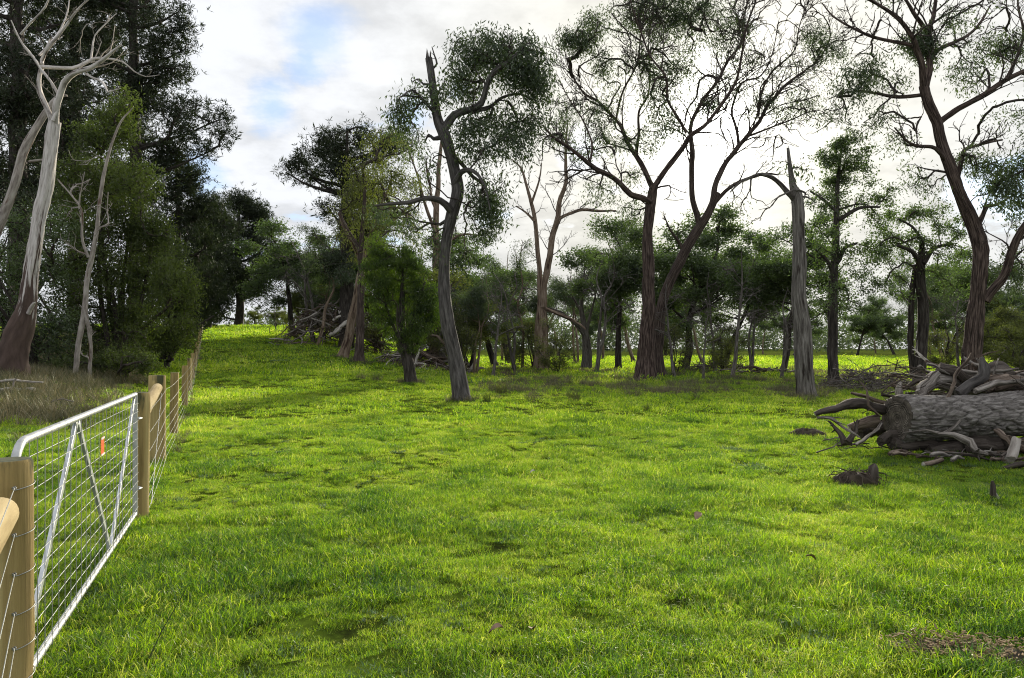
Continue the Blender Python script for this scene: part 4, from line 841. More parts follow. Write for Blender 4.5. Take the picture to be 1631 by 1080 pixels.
    # ---- the dense little cypress-like tree
    hero('cypress_like_tree', 'small dense bright green cypress like tree with bare dark trunk in the grass', (656, 612),
      [([(656, 612, 10.5), (650, 580, 9), (643, 550, 8), (639, 520, 6.5), (640, 470, 4), (642, 430, 2)], (0, 0), .3), ([(650, 585, 4), (660, 560, 3), (668, 530, 2)], (.1, .4), .3), ([(640, 545, 2.4), (636, 515, 2), (637, 488, 1)], (-.2, -.7), .9), ([(642, 550, 3), (622, 510, 2.2), (608, 470, 1.4)], (0, .4)), ([(644, 545, 3), (662, 500, 2.2), (678, 450, 1.4)], (0, -.3))],
      [(640, 415, 32, 26, 60, 36), (608, 420, 24, 36, 48, 34), (605, 460, 22, 34, 44, 34), (612, 500, 24, 28, 36, 32), (630, 460, 28, 40, 50, 34), (658, 440, 24, 34, 46, 36), (668, 475, 26, 36, 56, 36), (684, 470, 14, 26, 28, 36), (680, 510, 16, 24, 26, 36), (662, 520, 26, 30, 38, 34), (650, 552, 26, 16, 22, 28), (625, 535, 22, 20, 20, 26), (585, 440, 12, 26, 16, 30), (600, 395, 18, 20, 18, 26), (690, 490, 10, 26, 14, 32)],
      ('bark_dark', 'twig_dark', 'leaf_cypress'), 'cyp', 16, lmul=2.0, tipr=0.0105, lscale=.85, sig=.15, flare=(.25, .25))
    # ---- left: dead white gum and its neighbours
    hero('dead_white_gum', 'tall leaning dead gum, bleached white above with shaggy brown bark at its foot', (18, 606),
      [([(14, 606, 25), (24, 560, 21), (36, 520, 16), (45, 485, 12.5), (53, 440, 11), (61, 390, 10.6), (69, 340, 10), (78, 300, 9.2), (86, 255, 9), (92, 220, 9), (97, 198, 7.6)], (0, -.3), .95),
       ([(97, 205, 8), (92, 188, 6.5), (84, 172, 6), (76, 155, 5.5), (75, 138, 5), (80, 122, 5), (86, 115, 4.5)], (-.3, -.6), .95),
       ([(84, 118, 4.2), (105, 119, 4), (128, 118, 3.8), (145, 108, 3.4), (158, 98, 3), (172, 95, 2.6), (195, 97, 2), (210, 110, 1.6), (226, 117, 1.2), (245, 112, .7)], (-.6, .4), .5),
       ([(86, 114, 4.4), (80, 100, 3.2), (74, 80, 2.4), (70, 57, 1.6)], (-.6, .3), .8),
       ([(80, 112, 3), (68, 96, 2.6), (60, 80, 2), (52, 55, 1.2)], (-.6, -1.0), .7),
       ([(86, 108, 4), (100, 92, 3.6), (120, 75, 3), (140, 55, 2.6), (160, 38, 2), (185, 24, 1.4), (196, 20, .8)], (-.6, -1.4), .6),
       ([(82, 100, 3), (90, 70, 2.2), (93, 45, 2), (95, 10, 1.6), (88, -25, 1)], (-.6, .8), .5),
       ([(66, 76, 2.2), (84, 60, 2), (105, 48, 2), (120, 32, 1.8), (124, 12, 1.4), (130, -8, 1)], (-1.0, -1.6), .5),
       ([(150, 100, 2.4), (150, 80, 2), (150, 55, 1.6), (165, 32, 1.2), (178, 14, .8)], (-.2, .3), .5),
       ([(98, 205, 8), (108, 185, 7.5), (118, 165, 7), (130, 145, 6.4), (150, 134, 5.5), (175, 130, 4.6), (200, 120, 3.8), (220, 110, 3), (235, 104, 1.6)], (-.3, -1.6), .6),
       ([(100, 200, 4.5), (112, 175, 3.4), (112, 160, 3), (102, 140, 2.8), (90, 125, 2.6), (80, 108, 2.4), (66, 90, 2)], (-.5, -.9), .9),
       ([(165, 136, 2.6), (182, 146, 2.4), (200, 155, 2.2), (212, 172, 2), (222, 174, 1.4), (240, 173, .7)], (-1.0, -1.8), .7),
       ([(55, 500, 5), (66, 488, 4), (72, 484, 1.6)], (-.3, -.5), .9)],
      [(95, 10, 22, 20, 7, 0), (165, 30, 18, 18, 7, 0), (120, 70, 24, 24, 7, 0)],
      ('bark_white', 'twig_pale', 'leaf_gum'), 'gum', 18, side=.9, rlimb=.66, tipr=0.006, Y=23.5, flare=(.12, .4), fib=.10, lscale=1.0, sides=26, rough=.2)
    hero('leaning_dead_stem', 'slender grey dead stem leaning in from the side behind the white gum', (-70, 600),
      [([(-70, 600, 9), (-40, 470, 8), (0, 345, 7), (22, 285, 6.6), (32, 240, 6.2), (45, 210, 5.8), (62, 180, 5), (76, 160, 5), (84, 148, 3), (96, 146, 1.6)], (0, .4), .9), ([(38, 254, 2.2), (60, 252, 1.8), (78, 256, 1.2)], (.3, .1), .9)],
      [], ('bark_pale', 'twig_pale', 'leaf_gum'), 'gum', 19, Y=25.5, fib=.03)
    hero('dead_sapling', 'thin forked pale dead sapling with fine bare twigs in front of the shrubs', (120, 602),
      [([(120, 602, 4.2), (123, 560, 4), (128, 520, 4.2), (133, 480, 4.2), (136, 440, 3.8), (142, 410, 3.6), (149, 370, 3.2), (152, 330, 2.6), (157, 290, 2.8), (163, 255, 2.2), (170, 225, 1.8), (183, 190, 1.5), (202, 166, .8)], (0, .4), .35),
       ([(138, 602, 3.6), (139, 560, 3.4), (137, 520, 3.6), (134, 485, 3.6)], (.2, 0), .9),
       ([(141, 410, 2.8), (134, 385, 2.4), (137, 345, 2), (134, 330, 1.8), (120, 310, 1.4), (105, 290, .9)], (0, -.5), .3), ([(134, 335, 1.6), (140, 310, 1.3), (150, 280, .8)], (-.3, -.6)), ([(148, 375, 1.8), (155, 360, 1.5), (165, 352, 1.3), (160, 330, 1), (158, 300, .7)], (.1, .6)), ([(138, 405, 1.8), (118, 398, 1.4), (95, 385, .8)], (0, .4))],
      [(115, 320, 22, 30, 16, 0), (140, 300, 22, 30, 16, 0), (105, 380, 20, 18, 10, 0), (160, 340, 16, 30, 10, 0), (130, 250, 20, 30, 10, 0), (110, 350, 20, 20, 10, 0)],
      ('bark_pale', 'twig_pale', 'leaf_gum'), 'gum', 20, side=2.0, rlimb=.8, Y=26.5, tipr=0.0079, fib=.03, flare=(.1, .2))
    # ---- two trunks beside the far brush heap
    hero('tan_leaning_gum', 'tan barked gum with leaning trunk and hanging olive foliage beside the far brush heap', (546, 571),
      [([(546, 571, 8), (556, 530, 7), (564, 490, 6.5), (572, 450, 6), (580, 410, 5), (592, 370, 4), (605, 330, 3), (618, 300, 2)], (0, .3), .45), ([(578, 420, 3.4), (560, 385, 2.6), (545, 345, 1.8)], (0, -1)), ([(588, 385, 3), (620, 350, 2.4), (650, 320, 1.5)], (.1, 1.4))],
      [(590, 280, 30, 26, 26, 18), (625, 275, 30, 26, 26, 18), (655, 290, 26, 26, 20, 18), (600, 320, 34, 30, 30, 18), (640, 330, 30, 30, 26, 18), (660, 360, 20, 30, 18, 16), (570, 330, 26, 34, 24, 16), (610, 370, 34, 28, 26, 16), (650, 390, 24, 24, 16, 14), (560, 290, 24, 24, 16, 15), (580, 400, 26, 22, 14, 12), (540, 340, 20, 30, 14, 12)],
      ('bark_tan', 'twig_dark', 'leaf_olive'), 'gum', 22, lmul=2.2, tipr=0.0158, lscale=.95, sig=.27)
    hero('red_trunk_gum', 'straight red brown trunked gum with flared foot next to the tan leaning gum', (572, 577),
      [([(572, 577, 8), (573, 540, 6.5), (574, 500, 6), (575, 450, 5), (574, 400, 4), (578, 340, 3), (580, 290, 2)], (0, .2), .5), ([(575, 430, 3), (600, 390, 2), (625, 370, 1.3)], (0, -1)), ([(574, 400, 3), (550, 360, 2), (535, 330, 1.2)], (0, .8))],
      [(575, 270, 28, 26, 20, 16), (555, 310, 24, 24, 16, 15), (610, 250, 26, 22, 16, 14), (620, 215, 30, 18, 16, 14), (655, 235, 22, 20, 10, 12), (590, 225, 24, 20, 12, 14), (600, 345, 26, 24, 14, 14), (560, 370, 24, 26, 14, 12)],
      ('bark_brown', 'twig_dark', 'leaf_olive'), 'gum', 23, lmul=2.2, tipr=0.0158, lscale=.95, sig=.27, flare=(.7, .3))
    hero('pale_backing_gum', 'straight pale brown gum trunk half hidden behind the broken topped gum', (694, 578),
      [([(690, 585, 11), (693, 540, 9), (696, 480, 7), (695, 420, 6), (694, 360, 5), (697, 300, 4), (700, 250, 3), (704, 215, 2)], (0, .3), .5), ([(694, 370, 3), (678, 330, 2.4), (668, 290, 1.6), (655, 250, 1)], (0, -.8)), ([(696, 340, 2.6), (684, 300, 2), (676, 255, 1.4)], (0, .8)), ([(696, 400, 2.6), (730, 375, 2), (770, 372, 1.2)], (0, .6))],
      [(640, 210, 30, 24, 20, 14), (665, 240, 26, 24, 16, 9), (625, 245, 24, 24, 14, 14), (680, 320, 26, 34, 18, 1), (720, 360, 26, 26, 12, 5), (765, 375, 26, 20, 12, 9), (690, 270, 26, 40, 18, 1), (660, 300, 26, 26, 12, 8), (740, 410, 26, 24, 12, 8)],
      ('bark_tan', 'twig_grey', 'leaf_gum'), 'gum', 24, side=1.0, sig=.27, lmul=1.9, tipr=0.0140, lscale=1.3)
    hero('small_dark_tree', 'small leaning dark tree with low olive crown at the wood edge', (812, 580),
      [([(812, 580, 6), (806, 555, 5), (800, 535, 4.4), (803, 510, 3), (808, 480, 2)], (0, 0), .3), ([(802, 540, 3), (785, 515, 2), (770, 490, 1.3)], (0, -.6)), ([(801, 530, 2.6), (825, 505, 2), (838, 480, 1.2)], (0, .6))],
      [(775, 490, 26, 24, 22, 16), (805, 470, 28, 24, 24, 16), (832, 490, 20, 24, 16, 14), (790, 520, 26, 18, 16, 14), (820, 520, 22, 16, 12, 12), (755, 510, 20, 18, 10, 12)],
      ('bark_dark', 'twig_dark', 'leaf_olive'), 'tea', 25, lmul=2.2, tipr=0.0123, lscale=.75, sig=.25)
make_heroes()

# ------------------------------------------------------------------ shrubs and pines on the left
def make_left():
    def shrub(label, px, py, Y, clumps, seed, mats=('bark_dark', 'twig_dark', 'leaf_tea'), leaf='tea', ls=.85, name='tea_tree_shrub'):
        rng = np.random.default_rng(seed); mains = []
        cx = np.mean([c[0] for c in clumps]); top = min(c[1] for c in clumps)
        for k in range(5):
            ex = px+(cx-px)*1.0+rng.uniform(-1, 1)*55; ey = py-(py-top)*rng.uniform(.45, .85)
            m1 = ((px+ex)/2+rng.normal()*12, (py+ey)/2+rng.normal()*8)
            d0 = rng.normal()*.2; mains.append(([(px+rng.normal()*5, py, 4.5), (*m1, 3), (ex, ey, 1.3)], (d0, rng.normal()*1.4), .15))
        clumps = [(*c[:4], int(c[4]*1.4), c[5]*2.5) for c in clumps]
        hero(name, label, (px, py), mains, clumps, mats, leaf, seed, cat='shrub', tipr=0.0123, Y=Y, lscale=ls, sig=.26, flare=(.1, .2), fib=.03, sides=10)
    shrub('big feathery olive shrub standing beside the pale dead sapling', 190, 585, 31,
      [(150, 230, 34, 40, 34, 20), (185, 215, 34, 44, 36, 20), (125, 290, 34, 40, 34, 20), (175, 300, 40, 44, 46, 20), (215, 290, 34, 44, 38, 20), (110, 350, 34, 40, 30, 18), (165, 370, 40, 44, 46, 20), (215, 365, 40, 44, 46, 20), (250, 380, 26, 40, 28, 20), (110, 420, 34, 40, 30, 16), (165, 440, 44, 44, 48, 18), (225, 440, 44, 44, 50, 20), (265, 450, 24, 40, 26, 20), (100, 490, 34, 40, 28, 14), (160, 500, 40, 40, 38, 16), (220, 505, 44, 40, 44, 18), (140, 550, 40, 30, 26, 12), (200, 555, 40, 30, 30, 14), (195, 170, 24, 30, 18, 16)], 31)
    shrub('rounded olive green shrub hanging over the fence line', 265, 575, 36,
      [(270, 410, 26, 34, 30, 20), (290, 450, 24, 36, 32, 20), (260, 470, 34, 40, 44, 20), (298, 490, 18, 36, 26, 20), (240, 510, 34, 34, 36, 18), (280, 530, 28, 30, 34, 18), (300, 535, 14, 22, 14, 16), (245, 550, 34, 22, 24, 14)], 32)
    shrub('dark leafy undershrub behind the dead white gum', 60, 600, 29,
      [(20, 430, 40, 44, 34, 16), (80, 440, 36, 44, 30, 16), (20, 500, 44, 40, 34, 14), (85, 520, 34, 40, 30, 14), (30, 560, 40, 30, 26, 12), (95, 570, 30, 26, 22, 14), (30, 360, 40, 40, 30, 15), (90, 370, 30, 40, 24, 15), (-40, 480, 40, 60, 30, 14), (-30, 560, 40, 40, 24, 12)], 33, ('bark_dark', 'twig_dark', 'leaf_dense'), 'tea')
    shrub('low broad leaved bush at the foot of the olive shrub', 195, 598, 28,
      [(165, 575, 28, 20, 20, 18), (200, 570, 30, 22, 22, 18), (235, 580, 24, 18, 16, 18), (105, 585, 22, 18, 14, 18)], 34, ('bark_dark', 'twig_dark', 'leaf_tea'), 'dense', .55, 'leafy_bush')
    shrub('dark thicket filling the shade under the tall pines', 70, 585, 40, [(-30, 400, 50, 40, 20, 12), (20, 330, 46, 40, 20, 12), (90, 330, 46, 40, 20, 12), (40, 420, 46, 40, 22, 12), (110, 430, 46, 40, 22, 12), (-20, 500, 50, 40, 20, 12), (50, 510, 46, 40, 22, 12), (120, 520, 46, 40, 20, 12)], 35, ('bark_dark', 'twig_dark', 'leaf_pine'), 'tea', 1.3, 'thicket_shrub')
    shrub('dark thicket behind the big feathery olive shrub', 200, 580, 43, [(160, 340, 46, 40, 22, 12), (220, 330, 44, 40, 22, 12), (250, 400, 40, 44, 22, 12), (180, 430, 46, 44, 22, 12), (240, 480, 46, 44, 22, 12), (170, 520, 46, 40, 20, 12), (285, 500, 30, 40, 14, 12)], 36, ('bark_dark', 'twig_dark', 'leaf_pine'), 'tea', 1.3, 'thicket_shrub')
    pm = ('bark_dark', 'twig_dark', 'leaf_pine')
    def pine(label, px, Y, r, top, clumps, seed, ls=1.8, lp=None, base_py=None):
        b = 560
        mains = [([(px, b, r), (px+2, b-(b-top)*.3, r*.85), (px-2, b-(b-top)*.6, r*.6), (px+1, top, r*.15)], (0, 0), .2)]
        rng = np.random.default_rng(seed); c2 = []
        for i, c in enumerate(clumps):
            dY = rng.uniform(-1, 1)*max(c[2], 30)*Y/F*1.1
            ty = min(c[1]+abs(c[0]-px)*.25+12, b-40)
            if i % 2 == 0 and abs(c[0]-px) > 25: mains.append(([(px, ty, r*.28), ((px+c[0])/2, (ty+c[1])/2+6, r*.2), (c[0], c[1], r*.07)], (0, dY), .3))
            c2.append((*c[:6], dY))
        hero('pine_tree', label, (px, b), mains, c2, pm, 'pine', seed, lmul=1.5, tipr=0.0190, Y=Y, lscale=ls*.80, sig=.22/.80, flare=(.2, .6), fib=.05, maxlen=6)
    rng = np.random.default_rng(77)
    def fill(x0, x1, y0, y1, n, rx, ry, att=26, lp=26, edge=None):
        out = []
        for i in range(n):
            x = rng.uniform(x0, x1); y = y0+(y1-y0)*((i+.5)/n)
            if edge is not None: x0_, x1_ = edge(y); x = rng.uniform(x0_, x1_)
            out.append((x, y, rx*rng.uniform(.8, 1.25), ry*rng.uniform(.8, 1.25), att if y > -50 else att*2//5, lp))
        return out
    pine('huge dark pine towering behind the dead white gum', 28, 47, 15, -330, fill(-120, 110, -300, 330, 76, 46, 28, 25, 27), 41, 2.0)
    eB = lambda y: (120 if y < 100 else 150, 150+np.interp(y, [-300, -150, 0, 60, 110, 150, 200, 230, 260, 300], [20, 90, 138, 120, 118, 150, 185, 190, 110, 60]))
    pine('tall dark pine whose ragged crown edge juts over the paddock', 215, 50, 11, -300, fill(0, 0, -280, 300, 60, 34, 18, 28, 26, eB)+[(340, 190, 26, 12, 22, 24), (352, 215, 20, 11, 16, 24), (330, 240, 26, 11, 18, 22), (300, 170, 28, 16, 22, 24), (290, 75, 20, 14, 16, 22), (295, 40, 16, 12, 14, 22), (285, 15, 24, 14, 16, 22), (275, 110, 24, 16, 18, 22)], 42, 1.8)
    pine('dark pine filling the gap between the two tallest pines', 120, 62, 12, -220, fill(20, 220, -200, 330, 80, 38, 24, 25, 27), 43, 2.1)
    eD = lambda y: (285-np.interp(y, [265, 330, 420, 520], [20, 55, 60, 50]), 285+np.interp(y, [265, 330, 420, 520], [15, 52, 62, 40]))
    pine('rounded dark pine beyond the olive shrubs', 285, 66, 8, 262, fill(0, 0, 268, 520, 36, 28, 18, 26, 26, eD), 44, 2.1)
    eE = lambda y: (380-np.interp(y, [315, 350, 400, 460, 500], [12, 45, 62, 60, 40]), 380+np.interp(y, [315, 350, 400, 440, 470, 505], [14, 46, 60, 45, 15, 5]))
    pine('round headed pine standing on the paddock crest beyond the fence end', 380, 96, 7, 312, fill(0, 0, 318, 470, 42, 20, 12, 26, 26, eE)+[(420, 455, 22, 8, 12, 20), (425, 490, 16, 6, 8, 18), (345, 490, 26, 14, 16, 22)], 45, 2.6)
    pine('shaded pine on the crest tucked left of the round headed pine', 330, 88, 6, 318, fill(300, 362, 325, 510, 30, 24, 16, 26, 26), 46, 2.5)
    eF = lambda y: (552-np.interp(y, [200, 225, 260, 300, 380, 440], [10, 70, 100, 60, 30, 20]), 552+np.interp(y, [200, 225, 300, 400], [40, 80, 80, 60]))
    pine('flat topped pine rising behind the far brush heap', 552, 58, 12, 205, fill(0, 0, 208, 440, 34, 24, 12, 26, 24, eF)+[(500, 240, 24, 12, 20, 24), (530, 235, 30, 14, 26, 24), (470, 265, 14, 8, 10, 22), (575, 225, 30, 14, 24, 24), (455, 275, 10, 7, 6, 18)], 47, 1.9)
make_left()

# ------------------------------------------------------------------ the wood behind: prototypes copied as individuals
def proto(kind, H, seed, leaf, mats, crown_lo=.3, spread=.28, ncl=16, att=22, lp=22, ls=1.6, r=.2, stems=1, limbs=7, bare=0):
    rng = np.random.default_rng(seed); T, Tw, C = MB(), MB(), MB(); M3 = []
    for s in range(stems):
        lean = rng.normal(size=2)*.12*H; z = np.linspace(0, .92, 7)*H
        w = rng.normal(size=(7, 2))*.035*H; w[0] = 0
        off = rng.normal(size=2)*.02*H*(s > 0)
        p = np.stack([off[0]+lean[0]*(z/H)+w[:, 0]*z/H, off[1]+lean[1]*(z/H)+w[:, 1]*z/H, z-.15], -1)
        p4 = catmull(np.hstack([p, (r*(1-.93*(z/H))**.9)[:, None]]), .5); rad = np.maximum(p4[:, 3], .02)
        tube(T, p4[:, :3], rad, 10, .1, rng, flare=(.35, .3)); M3.append((p4[:, :3], rad, crown_lo*.9))
    cl = []
    tr = M3[0][0]
    for i in range(limbs):
        t = rng.uniform(crown_lo, .85); k = int(t*(len(tr)-1)); p0 = tr[k]; az = i*2.4+rng.normal()*.5
        Ln = spread*H*(1.1-.75*abs((t-crown_lo)/(1-crown_lo)-.25))*rng.uniform(.7, 1.2); el = rng.uniform(.25, .95)
        d = np.array([math.cos(az)*math.cos(el), math.sin(az)*math.cos(el), math.sin(el)])
        q = np.array([p0, p0+d*Ln*.5+rng.normal(size=3)*.05*Ln, p0+d*Ln+np.array([0, 0, .05*Ln])])
        rr = M3[0][1][k]*.5; p4 = catmull(np.hstack([q, np.array([[rr], [rr*.6], [rr*.15]])]), .5)
        tube(T, p4[:, :3], np.maximum(p4[:, 3], .012), 7, .05, rng); M3.append((p4[:, :3], p4[:, 3], .2)); cl.append((q[2], 1)); cl.append((q[1]+rng.normal(size=3)*.05*H, .7))
    while len(cl) < ncl:
        t = rng.uniform(crown_lo, 1.0); a = rng.random()*6.28; R_ = spread*H*.75*math.sqrt(rng.random())*math.sin(min(1, (1.06-t)/(1.06-crown_lo)*1.1)*math.pi*.62+.25)
        cl.append((np.array([math.cos(a)*R_, math.sin(a)*R_, t*H])+np.array([*(tr[-1][:2]*t), 0]), .9))
    tips = []; lv = []
    for c, s in cl:
        rr = H*rng.uniform(.045, .095)*s; q = in_ellipsoid(rng, att, c, np.array([rr*1.25, rr*1.25, rr])); q = q[q[:, 2] > .4]; tips.append(q); lv += [0 if rng.random() < bare else lp*rng.uniform(.4, 1.6) for _ in q]
    tips = np.vstack(tips); lv = np.array(lv)
    for p, rd in grow(M3, None, tips, rng, .014, 6): tube(Tw, p, rd, 3 if rd[0] < .03 else 5, caps=False)
    k = lv > 1
    cluster_leaves(C, tips[k], lv[k], leaf, rng, ls, sig=.26/ls)
    return dict(H=H, trunk=T.mesh(kind+'_trunk', mats[0]), twigs=Tw.mesh(kind+'_twigs', mats[1]), crown=C.mesh(kind+'_crown', mats[2], smooth=False, bk=False, lv=True) if C.n else None)
def make_wood():
    PR = {}
    PR['dense'] = [proto('dense', 11, 100+i, 'dense', ('bark_dark', 'twig_dark', 'leaf_dense'), .34, .28, 30, 20, 52, .95, .20, 1, 9) for i in range(3)]
    PR['gum'] = [proto('gum', 14, 110+i, 'gum', ('bark_tan', 'twig_grey', 'leaf_gum'), .40, .25, 22, 18, 42, 1.05, .17, 1+i % 2, 9) for i in range(3)]
    PR['olive'] = [proto('olive', 7, 120+i, 'tea', ('bark_dark', 'twig_dark', 'leaf_olive'), .24, .34, 24, 18, 44, .85, .11, 2+i % 2, 8) for i in range(3)]
    PR['scrub'] = [proto('scrub', 4.5, 140+i, 'tea', ('bark_dark', 'twig_grey', 'leaf_olive'), .05, .5, 22, 16, 30, .8, .06, 4, 8, .35) for i in range(3)]
    PR['dead'] = [proto('dead', 10, 130+i, 'gum', ('bark_snag', 'twig_grey', 'leaf_gum'), .35, .26, 12, 16, 0, 1, .15, 1+i % 2, 8, 1.0) for i in range(2)]
    LAB = {'scrub': ('scrub_bush', 'low twiggy grey olive scrub bush behind the %s', 'twiggy scrub bushes'),
           'dense': ('leafy_tree', 'dense dark green leafy tree behind the %s', 'dense leafy trees of the wood'),
           'gum': ('gum_tree', 'slender thin crowned gum in the wood behind the %s', 'slender gums of the wood'),
           'olive': ('understorey_tree', 'low olive bushy tree on several stems behind the %s', 'bushy understorey trees'),
           'dead': ('dead_tree', 'bare grey dead tree with fine twigs behind the %s', 'bare dead trees of the wood')}
    NEAR = [(400, 'paddock crest'), (460, 'left end of the far brush heap'), (520, 'far brush heap'), (572, 'red brown straight trunk'), (640, 'cypress like tree'), (715, 'broken topped gum'), (765, 'middle timber heap'), (812, 'small leaning dark tree'), (863, 'pale twin stemmed gum'), (934, 'short dead stubby tree'), (1027, 'thick reddish gum'), (1105, 'leaning gum'), (1170, 'low grey tangle'), (1220, 'arching snag limb'), (1283, 'grey snag'), (1328, 'slim dark trunked tree'), (1400, 'twiggy tangle'), (1463, 'dark stemmed drooping tree'), (1550, 'massive red brown gum'), (1620, 'timber pile')]
    rng = np.random.default_rng(3); cnt = {}
    def put(kind, px, Y, top):
        X = (px-815.5)/F*Y; z = float(ground(X, Y)); H = EYE+(HZ-top)/F*Y-z
        i = cnt.get(kind, 0); cnt[kind] = i+1; p = PR[kind][i % len(PR[kind])]; s = H/(p['H']*.97)
        nm, lb, gr = LAB[kind]; hx, hn = min(((abs(px-q), w) for q, w in NEAR)); lb = lb % hn; gr = gr+' behind the '+hn
        e = empty(nm, (X, Y, z-.03), lb, 'shrub' if kind == 'scrub' else 'tree', gr); w_ = 1.25 if kind in ('dense', 'olive') else 1.0; e.scale = (s*rng.uniform(.85, 1.3)*w_, s*rng.uniform(.85, 1.3)*w_, s); e.rotation_euler = (0, 0, rng.random()*6.28)
        for part in ('trunk', 'twigs', 'crown'):
            if p[part] is not None:
                o = link(part, p[part], e)
                if part != 'trunk': o['kind'] = 'stuff'
    for a in [('dense', 985, 56, 345), ('dense', 1090, 52, 335), ('dense', 1150, 60, 370), ('dense', 1245, 46, 355), ('dense', 790, 62, 375), ('dense', 1500, 58, 400), ('dense', 470, 68, 355), ('dense', 500, 75, 380), ('dense', 640, 66, 400), ('dense', 1620, 46, 470)]: put(*a)
    for a in [('gum', 832, 56, 372), ('gum', 920, 72, 410), ('gum', 505, 57, 345), ('gum', 525, 64, 400), ('gum', 485, 78, 390), ('gum', 1120, 74, 400), ('gum', 960, 90, 420), ('gum', 1545, 90, 420), ('gum', 1610, 80, 420), ('gum', 670, 60, 380), ('gum', 610, 72, 420)]: put(*a)
    for a in [('olive', 745, 50, 440), ('olive', 1600, 50, 480), ('olive', 1630, 40, 490), ('olive', 515, 66, 460), ('olive', 480, 72, 440), ('olive', 600, 64, 470), ('olive', 640, 58, 470), ('olive', 440, 90, 490), ('olive', 560, 70, 450), ('olive', 715, 62, 470), ('olive', 405, 104, 490), ('olive', 455, 95, 480)]: put(*a)
    for a in [('scrub', 735, 46, 505), ('scrub', 850, 55, 505), ('scrub', 890, 48, 515), ('scrub', 1075, 44, 520), ('scrub', 1150, 48, 510), ('scrub', 1510, 46, 505), ('scrub', 1590, 42, 505), ('scrub', 1625, 36, 510), ('scrub', 470, 66, 500), ('scrub', 600, 58, 500), ('scrub', 680, 48, 515), ('scrub', 545, 66, 490), ('gum', 1010, 80, 350), ('gum', 1480, 80, 370), ('gum', 800, 85, 390)]: put(*a)
    for a in [('dense', 1365, 120, 478), ('gum', 1395, 135, 470), ('dense', 1425, 125, 490), ('gum', 1215, 130, 465), ('dense', 1265, 118, 480), ('gum', 1510, 120, 455), ('dense', 1600, 110, 470), ('dense', 940, 125, 470), ('gum', 890, 115, 455), ('dense', 1060, 120, 465), ('gum', 985, 135, 470), ('dense', 850, 130, 480)]: put(*a)
    for a in [('gum', 755, 46, 430), ('gum', 1510, 48, 420), ('gum', 1095, 66, 420)]: put(*a)
    for a in [('dead', 785, 44, 440), ('dead', 1245, 40, 450), ('dead', 1530, 44, 450), ('dead', 700, 48, 430), ('dead', 1120, 38, 470)]: put(*a)
    for a in [('dead', 950, 48, 400), ('dead', 1165, 40, 385), ('dead', 1195, 48, 420), ('dead', 1140, 50, 420), ('dead', 820, 50, 420), ('dead', 1075, 40, 440), ('dead', 720, 66, 400), ('dead', 440, 80, 470), ('dead', 500, 60, 370), ('dead', 430, 72, 500)]: put(*a)
    # far wood: one mass
    rng = np.random.default_rng(9); B = MB(); n = 0
    tips = []
    for px in np.arange(380, 1900, 8):
        Y = rng.uniform(140, 260); top = 535-58*vnoise(px*.021, 3.3, 4)*rng.uniform(.5, 1.25)-14*rng.random(); X = (px-815.5)/F*Y
        z0 = float(ground(X, Y)); H = max(3, EYE+(HZ-top)/F*Y-z0)
        q = in_ellipsoid(rng, 70, np.array([X, Y, z0+H*.40]), np.array([H*.62, H*.5, H*.62])); tips.append(q)
    cluster_leaves(B, np.vstack(tips), 3, 'dense', rng, 5.0)
    o = link('far_wood', B.mesh('far_wood', 'leaf_far', bk=False, smooth=False, lv=True)); tag(o, 'hazy grey green line of far trees beyond the paddock', 'woodland', kind='stuff')
make_wood()

# ------------------------------------------------------------------ fallen timber
def stick_mesh(name, pts, rad, mat, seed, sides=10, org=None, rough=.32, forks=0, endmat=None, step=.07):
    rng = np.random.default_rng(seed); B = MB()
    p4 = catmull(np.hstack([np.asarray(pts, float), np.asarray(rad, float)[:, None]]), step)
    wv = np.stack([vnoise(np.arange(len(p4))*.35, np.full(len(p4), rng.random()*99), a)-.5 for a in range(3)], -1)
    L0 = np.linalg.norm(p4[-1, :3]-p4[0, :3]); w2 = np.stack([vnoise(np.linspace(0, 1, len(p4))*rng.uniform(4, 9), np.full(len(p4), rng.random()*99), a+5)-.5 for a in range(3)], -1)
    p = p4[:, :3]+wv*p4[:, 3:4]*.9+w2*L0*.06
    tube(B, p, np.maximum(p4[:, 3], .003), sides, rough, rng, True, fib=.22, capmi=1 if endmat else None)
    for f in range(forks):
        k = rng.integers(int(len(p)*.3), max(int(len(p)*.9), int(len(p)*.3)+1)); t = unit(p[min(k+1, len(p)-1)]-p[k-1]); d = unit(t+rng.normal(size=3)*.7); L_ = np.linalg.norm(p[-1]-p[0])*rng.uniform(.15, .4)
        q = np.array([p[k], p[k]+d*L_*.5+rng.normal(size=3)*.04*L_, p[k]+d*L_]); r0 = p4[k, 3]*.55
        tube(B, catmull(np.hstack([q, [[r0], [r0*.7], [r0*.25]]]), step)[:, :3], np.linspace(r0, r0*.3, len(catmull(q, step))), 6, rough, rng)
    return B.mesh(name, [mat, endmat] if endmat else mat, org)
def branch(name, label, pl, mat, seed, cat='branch', group=None, forks=0, endmat=None, sides=14):
    """pl: (px, py, r_px, Y)"""
    pts = np.array([P(px, py, Y) for px, py, r, Y in pl]); rad = [r*Y/F*(.76 if cat in ('branch', 'root') else 1) for px, py, r, Y in pl]
    org = pts.mean(0); org[2] = pts[:, 2].min()
    o = link(name, stick_mesh(name, pts, rad, mat, seed, sides, org, forks=forks, endmat=endmat), None, org)
    return tag(o, label, cat, group)
M['log_bark'] = bark_mat('pine_log_bark', [(.15, (.055, .048, .043)), (.5, (.175, .158, .145)), (.85, (.33, .305, .285))], 26, .22, 1.0)
